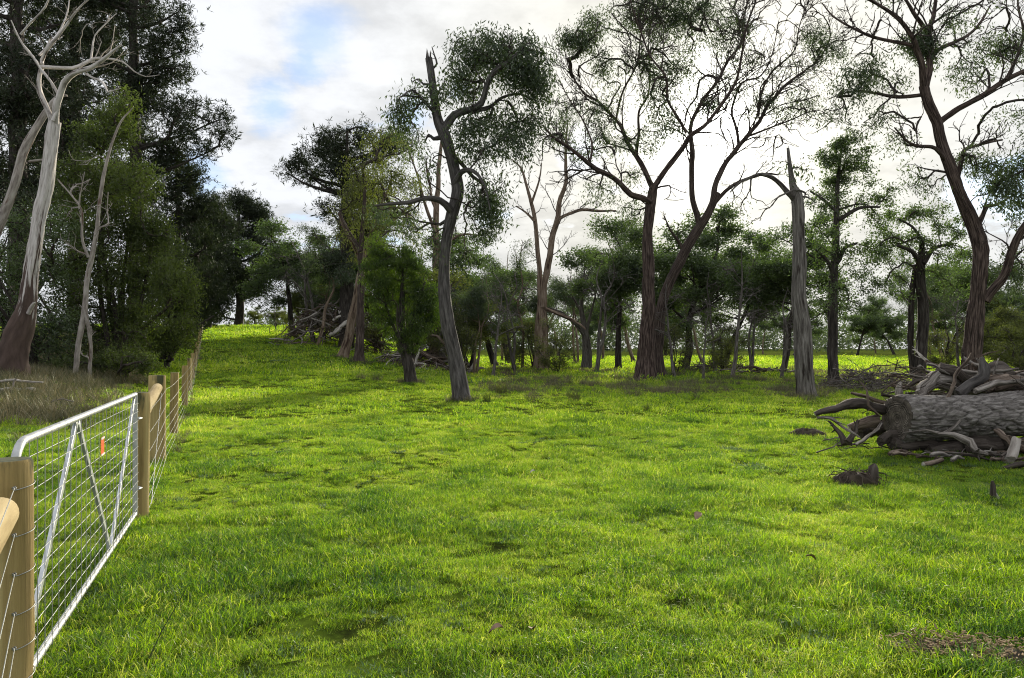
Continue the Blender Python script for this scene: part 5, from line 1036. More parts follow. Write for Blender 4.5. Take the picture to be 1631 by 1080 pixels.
def ring_mat():
    m, nt, N, L, o = mat_new('sawn_log_end'); b = N('ShaderNodeBsdfPrincipled'); b.inputs['Roughness'].default_value = .9
    at = N('ShaderNodeAttribute'); at.attribute_name = 'bk'; n0 = N('ShaderNodeTexNoise'); n0.inputs['Scale'].default_value = 7; n0.inputs['Detail'].default_value = 5; L(at.outputs['Vector'], n0.inputs['Vector'])
    ln = N('ShaderNodeVectorMath'); ln.operation = 'LENGTH'; L(at.outputs['Vector'], ln.inputs[0])
    ad = N('ShaderNodeMath'); ad.operation = 'MULTIPLY_ADD'; L(n0.outputs[0], ad.inputs[0]); ad.inputs[1].default_value = .05; L(ln.outputs['Value'], ad.inputs[2])
    n1 = N('ShaderNodeTexNoise'); n1.noise_dimensions = '1D'; n1.inputs['Scale'].default_value = 55; n1.inputs['Detail'].default_value = 4; L(ad.outputs[0], n1.inputs['W'])
    r = ramp(nt, [(.36, (.035, .028, .022)), (.5, (.12, .098, .08)), (.64, (.23, .195, .165))]); L(n1.outputs[0], r.inputs[0])
    r2 = ramp(nt, [(.38, (.35, .33, .3)), (.6, (1, 1, 1))]); L(n0.outputs[0], r2.inputs[0])
    mx = N('ShaderNodeMix'); mx.data_type = 'RGBA'; mx.blend_type = 'MULTIPLY'; mx.inputs[0].default_value = 1; L(r.outputs[0], mx.inputs[6]); L(r2.outputs[0], mx.inputs[7]); L(mx.outputs[2], b.inputs['Base Color'])
    bp = N('ShaderNodeBump'); bp.inputs['Strength'].default_value = .5; bp.inputs['Distance'].default_value = .02; L(n1.outputs[0], bp.inputs['Height']); L(bp.outputs[0], b.inputs['Normal'])
    L(b.outputs[0], o.inputs[0]); return m
M['log_end'] = ring_mat()
M['charred'] = plain('earthy_roots', (.045, .034, .024), .95, nscale=18, var=.6, bump=.8)
def make_big_log():
    rng = np.random.default_rng(4); ns, nl = 140, 250
    A = P(1428, 668, 10.95); Bp = A+np.array([3.6, .45, .10]); ax = unit(Bp-A); u = unit(np.cross(ax, [0, 0, 1.])); w = np.cross(ax, u)*-1
    L_ = np.linalg.norm(Bp-A); th = np.arange(ns)/ns*2*math.pi; ln = np.linspace(0, L_, nl)
    R_ = .315+.025*np.sin(ln*1.3)+.02*np.sin(ln*3.1+1)-.02*sstep(ln, .0, .5)[::1]
    # bark plates: stretched cell pattern wrapped round the log
    nc = 520; cth = rng.random(nc)*2*math.pi; cl = rng.random(nc)*(L_+.4)-.2
    rr = np.zeros((nl, ns))
    for i in range(nl):
        dl = (ln[i]-cl)*.42; near = np.abs(dl) < .16
        dth = (th[:, None]-cth[None, near]+math.pi) % (2*math.pi)-math.pi
        d = np.hypot(dth*.36*1.7, dl[None, near]); d.sort(axis=1)
        e = d[:, 1]-d[:, 0]; rr[i] = sstep(e, .001, .020)
    plate = .042*rr+.020*(vnoise(np.cos(th)[None]*4+np.sin(th)[None]*3+7, ln[:, None]*9, 3)-.5)
    rad = R_[:, None]*(1+.07*np.sin(th*2+.5+.4*ln[:, None])+.05*np.sin(th*3+1.5*ln[:, None])+.05*np.sin(2.1*ln[:, None]+th))+plate
    V = A+ax*ln[:, None, None]+rad[..., None]*(np.cos(th)[None, :, None]*u+np.sin(th)[None, :, None]*w)
    edge = 1-sstep(ln, 0, .05); V = V-((A+ax*ln[:, None, None]+0*V)-V)*-edge[:, None, None]*.06
    i = np.arange(nl-1)[:, None]*ns; j = np.arange(ns)[None]; j2 = (j+1) % ns
    q = np.stack([i+j, i+j2, i+ns+j2, i+ns+j], -1).reshape(-1, 4)
    bk = np.stack([np.cos(th)[None]*.36+0*ln[:, None], np.sin(th)[None]*.36+0*ln[:, None], ln[:, None]+0*th[None]], -1)
    org = (A+Bp)/2; org[2] = min(A[2], Bp[2])-.38
    e_ = empty('fallen_log', org, 'huge fallen pine log with plated grey bark and sawn end, topping the timber pile', 'log')
    B = MB(); B.add(V.reshape(-1, 3), q, None, bk.reshape(-1, 3)); link('bark', B.mesh('bark', 'log_bark', org), e_)
    # sawn end: concentric, slightly dished and split
    B = MB(); rings = np.linspace(1, 0.02, 14); vv = []
    for r in rings:
        off = -.012*(1-r)+.010*(vnoise(np.cos(th)*3*r+5, np.sin(th)*3*r, 6)-.5)
        vv.append(A-ax*(.004+off)[:, None]+(V[0]-A)*r*.985)
    vv = np.array(vv); n2 = len(rings); i = np.arange(n2-1)[:, None]*ns
    q = np.stack([i+j, i+ns+j, i+ns+j2, i+j2], -1).reshape(-1, 4)
    cb = np.stack([rings[:, None]*.36*np.cos(th)[None], rings[:, None]*.36*np.sin(th)[None], 0*rings[:, None]+0*th[None]], -1).reshape(-1, 3)
    B.add(vv.reshape(-1, 3), q, None, cb); link('sawn_end', B.mesh('sawn_end', 'log_end', org), e_)
    B = MB(); ring = V[-1]; B.add(np.vstack([ring, Bp]), None, np.stack([np.arange(ns), (np.arange(ns)+1) % ns, np.full(ns, ns)], -1)); link('sawn_end', B.mesh('sawn_end', 'log_end', org), e_)
    # a broken knot stub on the flank
    B = MB(); k = A+ax*.95; tube(B, np.array([k+np.array([0, -.30, -.05]), k+np.array([.04, -.42, -.02]), k+np.array([.05, -.47, 0])]), [.06, .045, .01], 10, .15, rng); link('knot', B.mesh('knot', 'log_bark', org), e_)
make_big_log()
def make_log_pile():
    b = branch
    b('curved_branch', 'thick dark branch arching over the grass at the log end', [(1302, 662, 5, 10.9), (1318, 651, 8, 10.9), (1342, 643, 9, 11), (1370, 643, 10, 11.1), (1400, 652, 10, 11.2), (1430, 660, 9, 11.5)], 'dead_dark', 1, endmat='dead_pale')
    b('thin_branch', 'thin pale branch dipping to the grass under the arching branch', [(1300, 665, 2.5, 10.6), (1322, 667, 3, 10.6), (1345, 682, 2.6, 10.5), (1370, 698, 2, 10.4)], 'dead_wood', 2, forks=2)
    b('propped_stick', 'straight stick propped against the sawn log end', [(1363, 710, 3.2, 10.3), (1385, 692, 3, 10.4), (1404, 675, 2.6, 10.6)], 'dead_wood', 3)
    b('hooked_branch', 'hooked twig curling up beside the sawn log end', [(1400, 664, 2.4, 10.7), (1384, 645, 2.4, 10.7), (1381, 622, 2.2, 10.8), (1370, 606, 1.2, 10.9)], 'dead_brown', 4, forks=1)
    b('fallen_bough', 'long low bough trailing behind the arching branch', [(1355, 626, 3, 12.4), (1380, 634, 4, 12.3), (1410, 642, 4, 12.2), (1440, 648, 3, 12.1)], 'dead_brown', 5, forks=2)
    b('short_log', 'short brown log lying under the arching branch', [(1352, 683, 6, 11.3), (1375, 674, 8, 11.3), (1398, 668, 8, 11.3)], 'dead_brown', 6, cat='log', endmat='dead_pale')
    b('short_log', 'dark round log tucked beneath the sawn log end', [(1365, 688, 9, 11.5), (1395, 684, 11, 11.5), (1420, 684, 10, 11.6)], 'dead_dark', 7, cat='log')
    b('root_tangle', 'dark forked root standing at the left foot of the pile', [(1345, 708, 8, 10.6), (1340, 692, 6, 10.7), (1326, 676, 3, 10.7), (1318, 670, 1.5, 10.7)], 'dead_dark', 8, cat='root', forks=5)
    b('root_tangle', 'black twisted root in front of the dark round log', [(1350, 706, 7, 10.5), (1362, 688, 5, 10.6), (1366, 668, 2, 10.6)], 'dead_dark', 9, cat='root', forks=4)
    b('bleached_stub', 'pale splintered stub upright behind the log end', [(1430, 632, 6, 11.9), (1433, 620, 5.5, 11.9), (1436, 608, 2, 11.9)], 'dead_wood', 10, cat='stump')
    b('standing_stick', 'thin crooked stick standing up from the log top', [(1488, 642, 3.2, 10.75), (1510, 630, 3.5, 10.9), (1520, 605, 3.6, 11), (1535, 582, 3.2, 11.1), (1547, 565, 2, 11.1)], 'dead_brown', 11)
    b('grey_limb', 'smooth grey limb leaning up from the log to the red gum', [(1528, 628, 11, 11.4), (1548, 612, 10, 11.5), (1560, 600, 9, 11.5), (1567, 582, 8, 11.6), (1565, 568, 3, 11.6)], 'bark_grey', 12, cat='branch', sides=14)
    b('pale_limb', 'long pale dry limb lying along the log top out of frame', [(1556, 624, 6, 11.1), (1580, 612, 6, 11.2), (1605, 606, 5, 11.3), (1650, 602, 4, 11.4)], 'dead_wood', 13)
    b('split_slab', 'pale grey split slab leaning on the far side of the log', [(1464, 630, 6, 11.6), (1480, 612, 8, 11.7), (1494, 594, 5, 11.8)], 'dead_wood', 14, cat='log')
    b('stubby_log', 'dark stubby hollow log jutting up on the pile top', [(1496, 584, 9, 12.0), (1512, 594, 11, 12.0), (1535, 603, 11, 12.0), (1560, 608, 10, 12.1)], 'dead_dark', 15, cat='log', endmat='charred', sides=14)
    b('weathered_log', 'weathered grey cracked log lying behind the big log', [(1475, 618, 11, 12.0), (1505, 610, 14, 12.0), (1545, 612, 15, 12.1), (1590, 613, 15, 12.2), (1660, 612, 15, 12.4)], 'dead_wood', 16, cat='log', sides=18)
    b('rough_log', 'rough brown log on the pile beneath the pale limb', [(1565, 612, 14, 11.6), (1600, 612, 16, 11.7), (1640, 612, 16, 11.8), (1690, 610, 15, 11.9)], 'dead_brown', 17, cat='log', sides=18)
    b('black_bough', 'curved black bough humped over the left top of the pile', [(1444, 618, 4, 12.3), (1460, 607, 5.5, 12.3), (1480, 602, 6, 12.3), (1498, 606, 5, 12.3)], 'dead_dark', 18)
    b('dead_spray', 'bleached twiggy bough pointing away behind the pile', [(1500, 590, 3.6, 12.6), (1480, 578, 3, 12.8), (1465, 566, 2, 13), (1452, 556, 1.2, 13.2)], 'dead_pale', 19, forks=5)
    b('pile_stump', 'dark knotted stump wedged behind the leaning grey limb', [(1570, 606, 10, 12.2), (1590, 596, 12, 12.2), (1612, 600, 9, 12.3)], 'dead_dark', 20, cat='stump', sides=12)
    b('splayed_root', 'grey splayed root reaching down in front of the big log', [(1495, 690, 3, 10.4), (1520, 695, 6, 10.35), (1545, 702, 8, 10.3), (1556, 716, 7, 10.2), (1575, 724, 3, 10.1)], 'dead_wood', 21, cat='root', forks=4)
    b('splayed_root', 'brown bent root below the right end of the big log', [(1585, 688, 6, 10.5), (1605, 700, 7, 10.3), (1618, 712, 7, 10.2), (1640, 722, 5, 10.1)], 'dead_brown', 22, cat='root', forks=2, endmat='dead_pale')
    b('flaky_log', 'flaky pale barked short log lying at the pile foot', [(1606, 735, 9, 10.0), (1612, 718, 9, 10.1), (1618, 702, 7, 10.2)], 'bark_pale', 23, cat='log')
    b('ground_branch', 'dark branch on the grass at the pile right foot', [(1598, 748, 5, 9.7), (1620, 741, 6, 9.7), (1660, 738, 5, 9.7)], 'dead_dark', 24, forks=2)
    b('grass_stick', 'short pale brown stick lying alone on the grass before the log', [(1472, 741, 3.5, 9.95), (1486, 736, 4, 10.0), (1500, 731, 3.5, 10.05)], 'dead_brown', 25, cat='stick', endmat='dead_pale')
    b('side_limb', 'slim grey limb slanting under the middle of the log', [(1530, 672, 2.5, 10.6), (1500, 690, 3, 10.5), (1465, 686, 2, 10.5), (1440, 690, 1.5, 10.5)], 'dead_wood', 26)
    # props that carry the log, in its shade
    for k, (x0, x1, y, r) in enumerate([(1420, 1500, 712, 12), (1480, 1560, 716, 13), (1540, 1640, 712, 15), (1600, 1720, 708, 16), (1400, 1470, 700, 9)]):
        b('prop_log', 'dark earthy log half buried in shade beneath the big log', [(x0, y, r*.8, 10.9), ((x0+x1)/2, y-4, r, 11.0), (x1, y-2, r*.8, 11.1)], 'dead_dark', 30+k, cat='log', group='logs under the big log')
    rng = np.random.default_rng(12)
    for k in range(44):
        px = rng.uniform(1430, 1700); py = rng.uniform(585, 640); Y = rng.uniform(11.6, 13.2); a = rng.normal()*.5; L_ = rng.uniform(15, 55)
        dx, dy = L_*math.cos(a), L_*math.sin(a)*.6; r = rng.uniform(1.2, 4.5)
        b('pile_branch', 'weathered branch heaped behind the big log', [(px-dx, py+dy, r, Y-rng.uniform(-.3, .3)), (px+rng.normal()*5, py+rng.normal()*4, r*.9, Y), (px+dx, py-dy, r*.5, Y+rng.uniform(-.4, .4))], ['dead_wood', 'dead_brown', 'dead_dark', 'dead_wood'][k % 4], 100+k, group='branches heaped behind the big log', forks=int(rng.integers(0, 3)))
    for k in range(70):
        px = rng.uniform(1320, 1690); py = rng.uniform(592, 700) if px < 1420 else rng.uniform(570, 640); Y = rng.uniform(10.9, 12.8) if px > 1420 else rng.uniform(10.7, 12)
        Xg = (px-815.5)/F*Y; gz = HZ+(EYE-float(ground(Xg, Y)))/Y*F; py = min(py if px > 1420 else rng.uniform(gz-40, gz-3), gz-3)
        a = rng.normal()*.7+(3.14 if rng.random() < .5 else 0); L_ = rng.uniform(14, 42); r = rng.uniform(.5, 1.5); dx, dy = L_*math.cos(a), abs(L_*math.sin(a))*.7
        b('thin_twig', 'thin dry twig poking out of the timber pile', [(px-dx, py+dy*.25, r, Y), (px+rng.normal()*6, py-dy*.3+rng.normal()*4, r*.9, Y+rng.normal()*.1), (px+dx, py-dy, r*.5, Y+rng.normal()*.3)], ['dead_wood', 'dead_brown', 'dead_dark'][k % 3], 400+k, group='thin twigs of the timber pile', forks=int(rng.integers(1, 5)), cat='twig', sides=5)
    for k in range(26):
        px = rng.uniform(1420, 1680); Y = rng.uniform(10.0, 11.0); X = (px-815.5)/F*Y; g = float(ground(X, Y)); py = HZ+(EYE-g-rng.uniform(.03, .16))/Y*F
        a = rng.normal()*.6; L_ = rng.uniform(10, 36); r = rng.uniform(1.0, 3.2); dx, dy = L_*math.cos(a), L_*math.sin(a)*.35
        b('litter_stick', 'dry stick littering the grass along the foot of the log', [(px-dx, py+dy*.5, r, Y-.1), (px+rng.normal()*3, py-2, r, Y), (px+dx, py-dy*.5, r*.5, Y+.1)], ['dead_wood', 'dead_brown', 'dead_dark'][k % 3], 200+k, group='sticks littered under the log', forks=int(rng.integers(0, 2)), cat='stick')
make_log_pile()
def heap(c, rx, ry, H, n, label, group, seed, mats, rlo=.02, rhi=.07, llo=.8, lhi=2.6, forks=2, name='heap_branch', more=0):
    """a heap of separate dead branches leaning over one another"""
    rng = np.random.default_rng(seed); meshes = []
    for k in range(min(n, 26)):
        L_ = rng.uniform(llo, lhi); r = rng.uniform(rlo, rhi); m = rng.normal(size=3)*L_*.06
        meshes.append(stick_mesh(name, np.array([[-L_/2, 0, 0], m*[.3, 1, 1], [L_/2, 0, 0]]), [r, r*.85, r*.35], mats[k % len(mats)], seed*50+k, 7, (0, 0, 0), forks=int(rng.integers(0, forks+1)), step=.2))
    if more:
        B = MB()
        for k in range(more):
            a = rng.random()*6.283; rad = rng.random()**.6; x = c[0]+rx*rad*math.cos(a); y = c[1]+ry*rad*math.sin(a); z = float(ground(x, y))+.05+H*(1-rad**1.6)*rng.uniform(.3, 1.05); d = unit(rng.normal(size=3)*[1, 1, .55])*rng.uniform(.4, 1.1); q = np.array([x, y, z]); q2 = np.array([q-d, q+rng.normal(size=3)*.08, q+d]); q2[:, 2] = np.maximum(q2[:, 2], float(ground(x, y))+.02)
            tube(B, catmull(q2, .3), np.linspace(1, .4, len(catmull(q2, .3)))*rng.uniform(.010, .022), 4, caps=False)
        o = link('brushwood', B.mesh('brushwood', mats[0])); tag(o, 'tangle of fine dead twigs filling the heap of '+group.split(' of ')[-1], 'brushwood', kind='stuff')
    for k in range(n):
        a = rng.random()*6.283; rad = rng.random()**.6; x = c[0]+rx*rad*math.cos(a); y = c[1]+ry*rad*math.sin(a)
        top = H*(1-rad**1.6); z = float(ground(x, y))+.08+top*rng.uniform(.45, 1.0)
        o = link(name, meshes[k % len(meshes)], None, (x, y, z)); az = a+rng.normal()*.9
        el = math.atan2(H, max(rx, ry))*rng.uniform(.1, 1.3)*(1 if rng.random() < .8 else -.3)
        o.rotation_euler = (rng.random()*6.28, el, az); tag(o, label, 'branch', group)
def make_heaps():
    h = hit(527, 552); heap((h[0], h[1]+1.6, 0), 4.8, 2.8, 3.7, 130, 'dead branch in the large far brush heap beside the tan gums', 'branches of the far brush heap', 3, ['dead_brown', 'dead_wood', 'dead_brown', 'dead_wood', 'dead_pale'], .03, .09, 1.2, 3.6, more=420)
    B = branch
    for k, pl in enumerate([[(524, 535, 4, h[1]-1), (540, 524, 4.5, h[1]-.6), (556, 510, 3, h[1])], [(530, 510, 2.5, h[1]), (548, 503, 3, h[1]), (565, 504, 2, h[1]+.3)], [(540, 500, 2, h[1]), (545, 495, 2, h[1]), (552, 503, 2, h[1]+.2)]]):
        B('bleached_branch', ['white bare pole slanting across the far brush heap', 'pale broken limb lying on top of the far brush heap', 'small bleached fork at the summit of the far brush heap'][k], pl, 'dead_pale', 300+k)
    g = hit(668, 588); heap((g[0]+.2, g[1]+.8, 0), 3.1, 1.7, 1.5, 80, 'weathered branch in the fallen timber heap behind the cypress like tree', 'branches of the middle timber heap', 4, ['dead_brown', 'dead_wood', 'dead_pale', 'dead_wood'], .025, .10, .7, 2.2, more=200)
    Y = g[1]
    for k, pl in enumerate([[(648, 542, 3, Y), (665, 558, 4, Y), (690, 572, 5, Y), (706, 580, 4, Y)], [(688, 532, 2.4, Y), (700, 540, 3, Y), (712, 556, 3, Y), (720, 575, 2, Y)], [(655, 580, 9, Y-.3), (680, 588, 11, Y-.3), (705, 590, 10, Y-.2), (735, 588, 7, Y)], [(660, 588, 3, Y-.6), (664, 572, 3, Y-.6), (668, 556, 2, Y-.6)], [(735, 596, 4, Y-.4), (752, 592, 4, Y-.3), (770, 585, 2, Y)], [(750, 588, 3, Y), (758, 576, 2.6, Y), (764, 568, 1.4, Y)], [(625, 588, 4, Y), (645, 582, 5, Y+.2), (660, 576, 4, Y+.4)]]):
        B('fallen_limb', ['long mossy limb sloping down across the middle timber heap', 'curved limb arching behind the broken topped gum', 'thick fallen trunk lying along the middle timber heap', 'white upright splinter beside the cypress like tree', 'low log poking out right of the broken topped gum', 'pale forked spike at the right end of the middle heap', 'brown log at the left end of the middle heap'][k], pl, ['dead_brown', 'dead_brown', 'dead_brown', 'dead_pale', 'dead_wood', 'dead_pale', 'dead_brown'][k], 320+k, forks=k % 3)
    g = hit(1150, 592); heap((g[0], g[1]+.5, 0), 2.6, 1.1, .75, 40, 'grey twiggy branch in the low tangle right of the leaning gum', 'branches of the low grey tangle', 5, ['dead_wood', 'dead_brown', 'bark_snag'], .015, .05, .8, 2.4, 4, more=260)
    g = hit(1210, 596); heap((g[0], g[1]+.5, 0), 2.2, .8, .3, 16, 'fallen branch on the ground between the low tangle and the snag', 'fallen branches beside the snag', 6, ['dead_wood', 'dead_brown'], .02, .06, .8, 2.4, 3)
    g = hit(1390, 622); heap((g[0], g[1]+.6, 0), 2.0, 1.4, .65, 24, 'thin dry branch in the twiggy tangle behind the log pile', 'branches of the tangle behind the log pile', 7, ['dead_wood', 'dead_brown', 'twig_grey'], .012, .035, .8, 2.2, 5, more=200)
    g = hit(800, 585); heap((g[0], g[1]+.5, 0), 2.0, 1.0, .25, 10, 'fallen branch lying at the wood edge near the small dark tree', 'fallen branches at the wood edge', 8, ['dead_wood', 'dead_brown'], .015, .05, .8, 2.6, 3)
    # left bank: pale fallen branches at the foot of the white gum
    Y = 19.5
    for k, pl in enumerate([[(-20, 606, 2.4, Y), (20, 605, 2.4, Y), (68, 608, 1.6, Y)], [(-20, 622, 4, Y-.3), (25, 621, 4.5, Y-.3), (58, 622, 3.5, Y-.2)], [(20, 640, 2, Y-.6), (18, 622, 2.2, Y-.5), (26, 604, 1.6, Y-.2)], [(80, 641, 1.5, Y-2), (100, 636, 1.6, Y-2), (118, 640, 1, Y-2)]]):
        B('fallen_branch', ['thin pale branch resting at the foot of the white gum', 'thick bleached branch lying before the white gum', 'crooked twig propped on the bleached branch by the white gum', 'dry twig lying in the dead grass behind the gate'][k], pl, 'dead_pale' if k < 2 else 'dead_wood', 350+k, forks=k % 2)
make_heaps()

# ------------------------------------------------------------------ small things in the grass
def make_small():
    rng = np.random.default_rng(21)
    # torn clod of roots and turf
    c = hit(1364, 770); e = empty('root_clod', c, 'dark clod of torn roots and earth sitting on the grass before the log', 'clod')
    B = MB(); n, m = 22, 12
    th = np.arange(n)/n*6.283; ph = np.linspace(0, 1, m)
    for_ = []
    for q in ph:
        rad = np.cos(q*math.pi/2)**.55; rr = rad*(1+.35*(vnoise(np.cos(th)*2+q*3, np.sin(th)*2, 5)-.5))
        for_.append(np.stack([c[0]+.26*rr*np.cos(th), c[1]+.17*rr*np.sin(th), c[2]-.03+.15*math.sin(q*math.pi/2)*(1+.5*(vnoise(np.cos(th)*3, np.sin(th)*3+q*4, 8)-.5))], -1))
    V = np.array(for_).reshape(-1, 3); i = np.arange(m-1)[:, None]*n; j = np.arange(n)[None]; j2 = (j+1) % n
    B.add(V, np.stack([i+j, i+j2, i+n+j2, i+n+j], -1).reshape(-1, 4)); link('earth', B.mesh('earth', 'charred', c), e)
    B = MB(); s = c+np.array([.16, -.03, .05]); tube(B, np.array([s, s+[.02, 0, .08], s+[.03, 0, .15], s+[.05, .0, .19]]), [.07, .06, .05, .015], 10, .3, rng); link('stub', B.mesh('stub', 'dead_dark', c), e)
    B = MB()
    for k in range(60):
        a = rng.random()*6.283; p = c+np.array([.25*math.cos(a)*rng.random(), .16*math.sin(a)*rng.random(), .08+.07*rng.random()]); d = np.array([math.cos(a), math.sin(a), rng.normal()*.3-.2])
        tube(B, np.array([p, p+d*.07+rng.normal(size=3)*.02, p+d*.15+rng.normal(size=3)*.03-[0, 0, .04]]), [.006, .005, .002], 4, caps=False)
    link('rootlets', B.mesh('rootlets', 'dead_brown', c), e)['kind'] = 'stuff'
    # low heap of dead turf left of the log
    c = hit(1285, 694); e = empty('turf_heap', c, 'low mound of dead turf and earth left of the arching branch', 'mound')
    B = MB(); Vs = []
    for q in ph:
        rad = np.cos(q*math.pi/2)**.6; rr = rad*(1+.4*(vnoise(np.cos(th)*2+q*3, np.sin(th)*2, 15)-.5))
        Vs.append(np.stack([c[0]+.36*rr*np.cos(th), c[1]+.2*rr*np.sin(th), c[2]-.04+.15*math.sin(q*math.pi/2)*(1+.5*(vnoise(np.cos(th)*3, np.sin(th)*3+q*4, 18)-.5))], -1))
    B.add(np.array(Vs).reshape(-1, 3), np.stack([i+j, i+j2, i+n+j2, i+n+j], -1).reshape(-1, 4)); link('earth', B.mesh('earth', 'charred', c), e)
    B = MB(); blades(B, 500, 1, .06, .16, .006, 1.0, rng, 2, (0, 1)); V = B.v[0]; V[:, 0] = V[:, 0]*.36; V[:, 1] *= .2
    rad = np.clip(np.hypot(V[:, 0]/.36, V[:, 1]/.2), 0, 1); V[:, 2] += .10*np.sqrt(1-rad**2); B.v[0] = V+c
    link('dead_grass', B.mesh('dead_grass', 'grass_dry', c, bk=False, lv=True), e)['kind'] = 'stuff'
    # little upright stump with a pale break
    c = hit(1582, 796); e = empty('small_stump', c, 'little black upright stump with a pale split, alone in the grass', 'stump')
    B = MB(); tube(B, np.array([c-[0, 0, .04], c+[0, 0, .08], c+[-.003, 0, .17], c+[-.01, 0, .215]]), [.035, .030, .026, .012], 12, .2, rng); link('stem', B.mesh('stem', 'dead_dark', c), e)
    B = MB(); tube(B, np.array([c+[.045, -.01, -.02], c+[.035, -.015, .04], c+[.022, -.01, .09]]), [.028, .022, .006], 8, .2, rng); link('split_wood', B.mesh('split_wood', 'dead_pale', c), e)
    # bare soil with chips
    S0 = SOIL[0]; B = MB()
    for k in range(420):
        a = rng.random()*6.283; r = rng.random()**.8; x = S0[0]+SOIL[1]*1.05*r*math.cos(a); y = S0[1]+SOIL[2]*1.1*r*math.sin(a); z = float(ground(x, y))+.035+.012*rng.random(); d = unit(rng.normal(size=3)*[1, 1, .25]); L_ = rng.uniform(.012, .045); s = unit(np.cross(d, [0, 0, 1.]))*rng.uniform(.002, .006); p = np.array([x, y, z]); t = np.array([0, 0, .004])
        vs = np.array([p-s, p+s, p+d*L_+s*.6, p+d*L_-s*.6]); B.add(np.vstack([vs, vs+t]), [[3, 2, 1, 0], [4, 5, 6, 7], [0, 1, 5, 4], [1, 2, 6, 5], [2, 3, 7, 6], [3, 0, 4, 7]], bk=np.tile(p*3, (8, 1)))
    tag(link('wood_chips', B.mesh('wood_chips', 'dead_tan', smooth=False)), 'scattered tan bark chips on the bare soil patch', 'chips', kind='stuff')
    B = MB(); g = 40; xs = np.linspace(-1, 1, g); X, Yg = np.meshgrid(S0[0]+xs*SOIL[1]*1.25, S0[1]+xs*SOIL[2]*1.35); Z = ground(X, Yg)+.045*soil_mask(X, Yg)-.028+.02*(fbm(X*14, Yg*14, 5, 3)-.4)
    i = np.arange(g-1)[:, None]*g; j = np.arange(g-1)[None]; B.add(np.stack([X, Yg, Z], -1).reshape(-1, 3), np.stack([i+j, i+j+1, i+g+j+1, i+g+j], -1).reshape(-1, 4))
    o = link('soil_patch', B.mesh('soil_patch', 'charred')); o['kind'] = 'structure'
    # fallen leaves
    for k, (px, py, sz, col) in enumerate([(790, 1032, .075, 'dead_leaf'), (848, 1030, .085, 'dead_leaf'), (848, 762, .07, 'dead_pale'), (1292, 912, .08, 'dead_leaf'), (1112, 840, .12, 'dead_leaf'), (1250, 640, .1, 'dead_pale'), (1620, 640, .1, 'dead_leaf')][:5]):
        c = hit(px, py, 2.5); a = rng.random()*6.28; d = np.array([math.cos(a), math.sin(a), .35]); s = np.array([-math.sin(a), math.cos(a), .3]); up = np.array([0, 0, 1.]); B = MB(); t = np.linspace(0, 1, 7); V = []
        for q in t:
            w = sz*.28*math.sin(q*math.pi)**.8; p = c+[0, 0, .085]+d*sz*(q-.5)+up*(.02*math.sin(q*3)); V += [p-s*w+up*.012, p, p+s*w+up*.012]
        i = np.arange(6)[:, None]*3; B.add(np.array(V), np.vstack([np.hstack([i, i+1, i+4, i+3]), np.hstack([i+1, i+2, i+5, i+4])]))
        tag(link('fallen_leaf', B.mesh('fallen_leaf', col, c), None, c), ['curled brown leaf lying flat in the near grass', 'upturned tan leaf beside the curled brown leaf', 'small pale leaf caught in the mid paddock grass', 'dull brown leaf in the grass toward the bare soil', 'long narrow bark strip lying in the paddock grass'][k], 'leaf')
    # tussocks and rushes
    tm = []
    for k in range(3):
        B = MB(); blades(B, 130, .20, .30, .62, .010, .38, rng, 3, (0, 1)); tm.append(B.mesh('rush', 'grass_rush', bk=False, lv=True, smooth=False))
    for k in range(2):
        B = MB(); blades(B, 130, .26, .25, .55, .010, .5, rng, 3, (0, 1)); tm.append(B.mesh('brown_tussock', 'grass_dry', bk=False, lv=True, smooth=False))
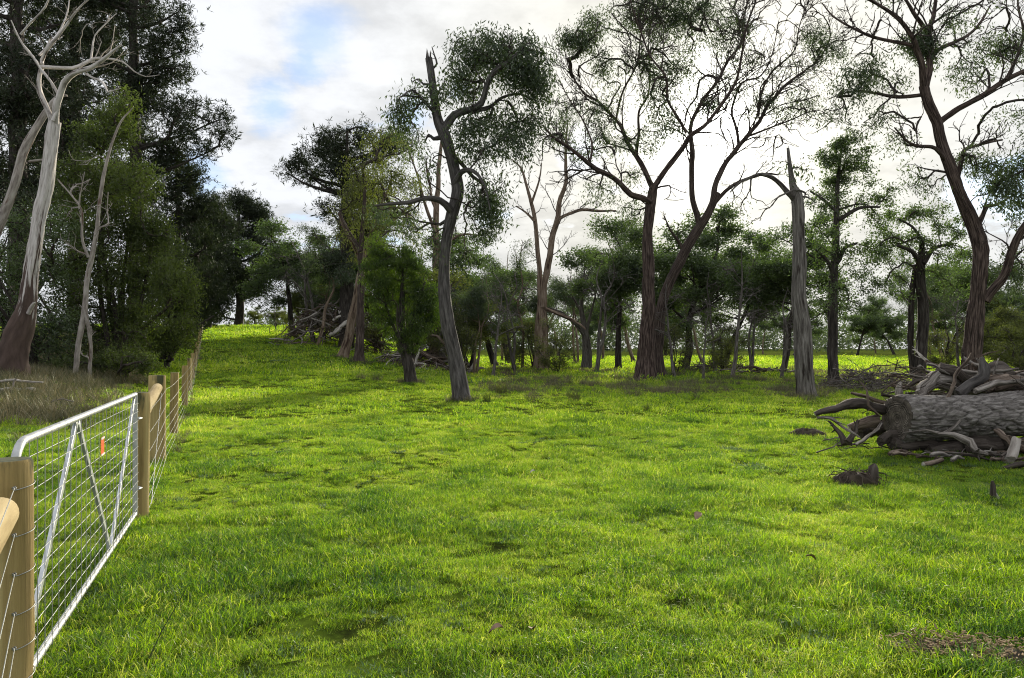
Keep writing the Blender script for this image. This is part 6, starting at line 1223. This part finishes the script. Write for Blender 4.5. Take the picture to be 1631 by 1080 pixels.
    spots = [(798, 628, 0, 1.0), (914, 640, 1, .9), (985, 606, 3, 1.25), (1060, 628, 4, .8), (962, 572, 2, 1.5), (985, 572, 4, 1.4), (775, 640, 1, .7), (1290, 640, 3, .7), (1270, 634, 4, .8), (600, 607, 3, 1.0), (575, 604, 4, .8), (1030, 655, 0, .5), (880, 612, 4, .9), (905, 606, 3, .9), (940, 606, 4, 1.0), (1100, 612, 3, .9), (1420, 596, 3, 1.8), (1400, 590, 4, 1.6), (1440, 592, 3, 1.8), (835, 606, 4, .8), (1000, 612, 4, 1.0), (1340, 650, 0, .6), (845, 640, 2, .6)]
    for k, (px, py, kind, s) in enumerate(spots):
        c = hit(px, py); nm = 'rush_tussock' if kind < 3 else 'brown_tussock'
        o = link(nm, tm[kind], None, c); o.scale = (s, s, s); o.rotation_euler = (0, 0, rng.random()*6.28)
        tag(o, 'upright olive rush tussock growing in the paddock' if kind < 3 else 'dry brown grass tussock near the wood edge', 'tussock', 'rush tussocks' if kind < 3 else 'dry brown tussocks')
    wm = []
    for k in range(2):
        B = MB(); blades(B, 150, .30, .05, .15, .022, .8, rng, 3, (.2, 1)); wm.append(B.mesh('weed', 'weed', bk=False, lv=True, smooth=False))
    for k, (px, py, s, lb) in enumerate([(345, 617, 1.0, 'pale grey green weed patch beside the fence line'), (1195, 745, .8, 'pale broad leaved weed patch in the paddock left of the root clod'), (1160, 715, .6, 'small pale weed clump between the weed patch and the turf mound'), (445, 575, 1.6, 'pale feathery weeds below the far brush heap'), (470, 572, 1.4, 'second pale feathery weed below the far brush heap'), (700, 800, .5, 'dark leafy weed rosette in the middle of the paddock'), (560, 860, .6, 'dark leafy weed cluster in the near paddock grass'), (1600, 800, .5, 'leafy weed beside the little black stump')]):
        p = hit(px, py); o = link('weed_patch', wm[k % 2], None, p); o.scale = (s, s, s*.8); o.rotation_euler = (0, 0, k*1.3); tag(o, lb, 'weed')
    # tall seed stalk by the gate
    c = hit(232, 1060, 2.5); B = MB(); tube(B, np.array([c, c+[.06, .05, .16], c+[.16, .12, .36]]), [.004, .003, .0015], 5); tag(link('grass_stalk', B.mesh('grass_stalk', 'stalk', c), None, c), 'single tall dark grass stalk beside the gate', 'stalk')
M['dead_tan'] = plain('tan_bark_chip', (.27, .19, .105), .9, nscale=6, var=.6)
M['dead_leaf'] = plain('dead_leaf', (.22, .145, .095), .7, nscale=30, var=.4)
M['stalk'] = plain('stalk_green', (.05, .075, .015), .7)
make_small()
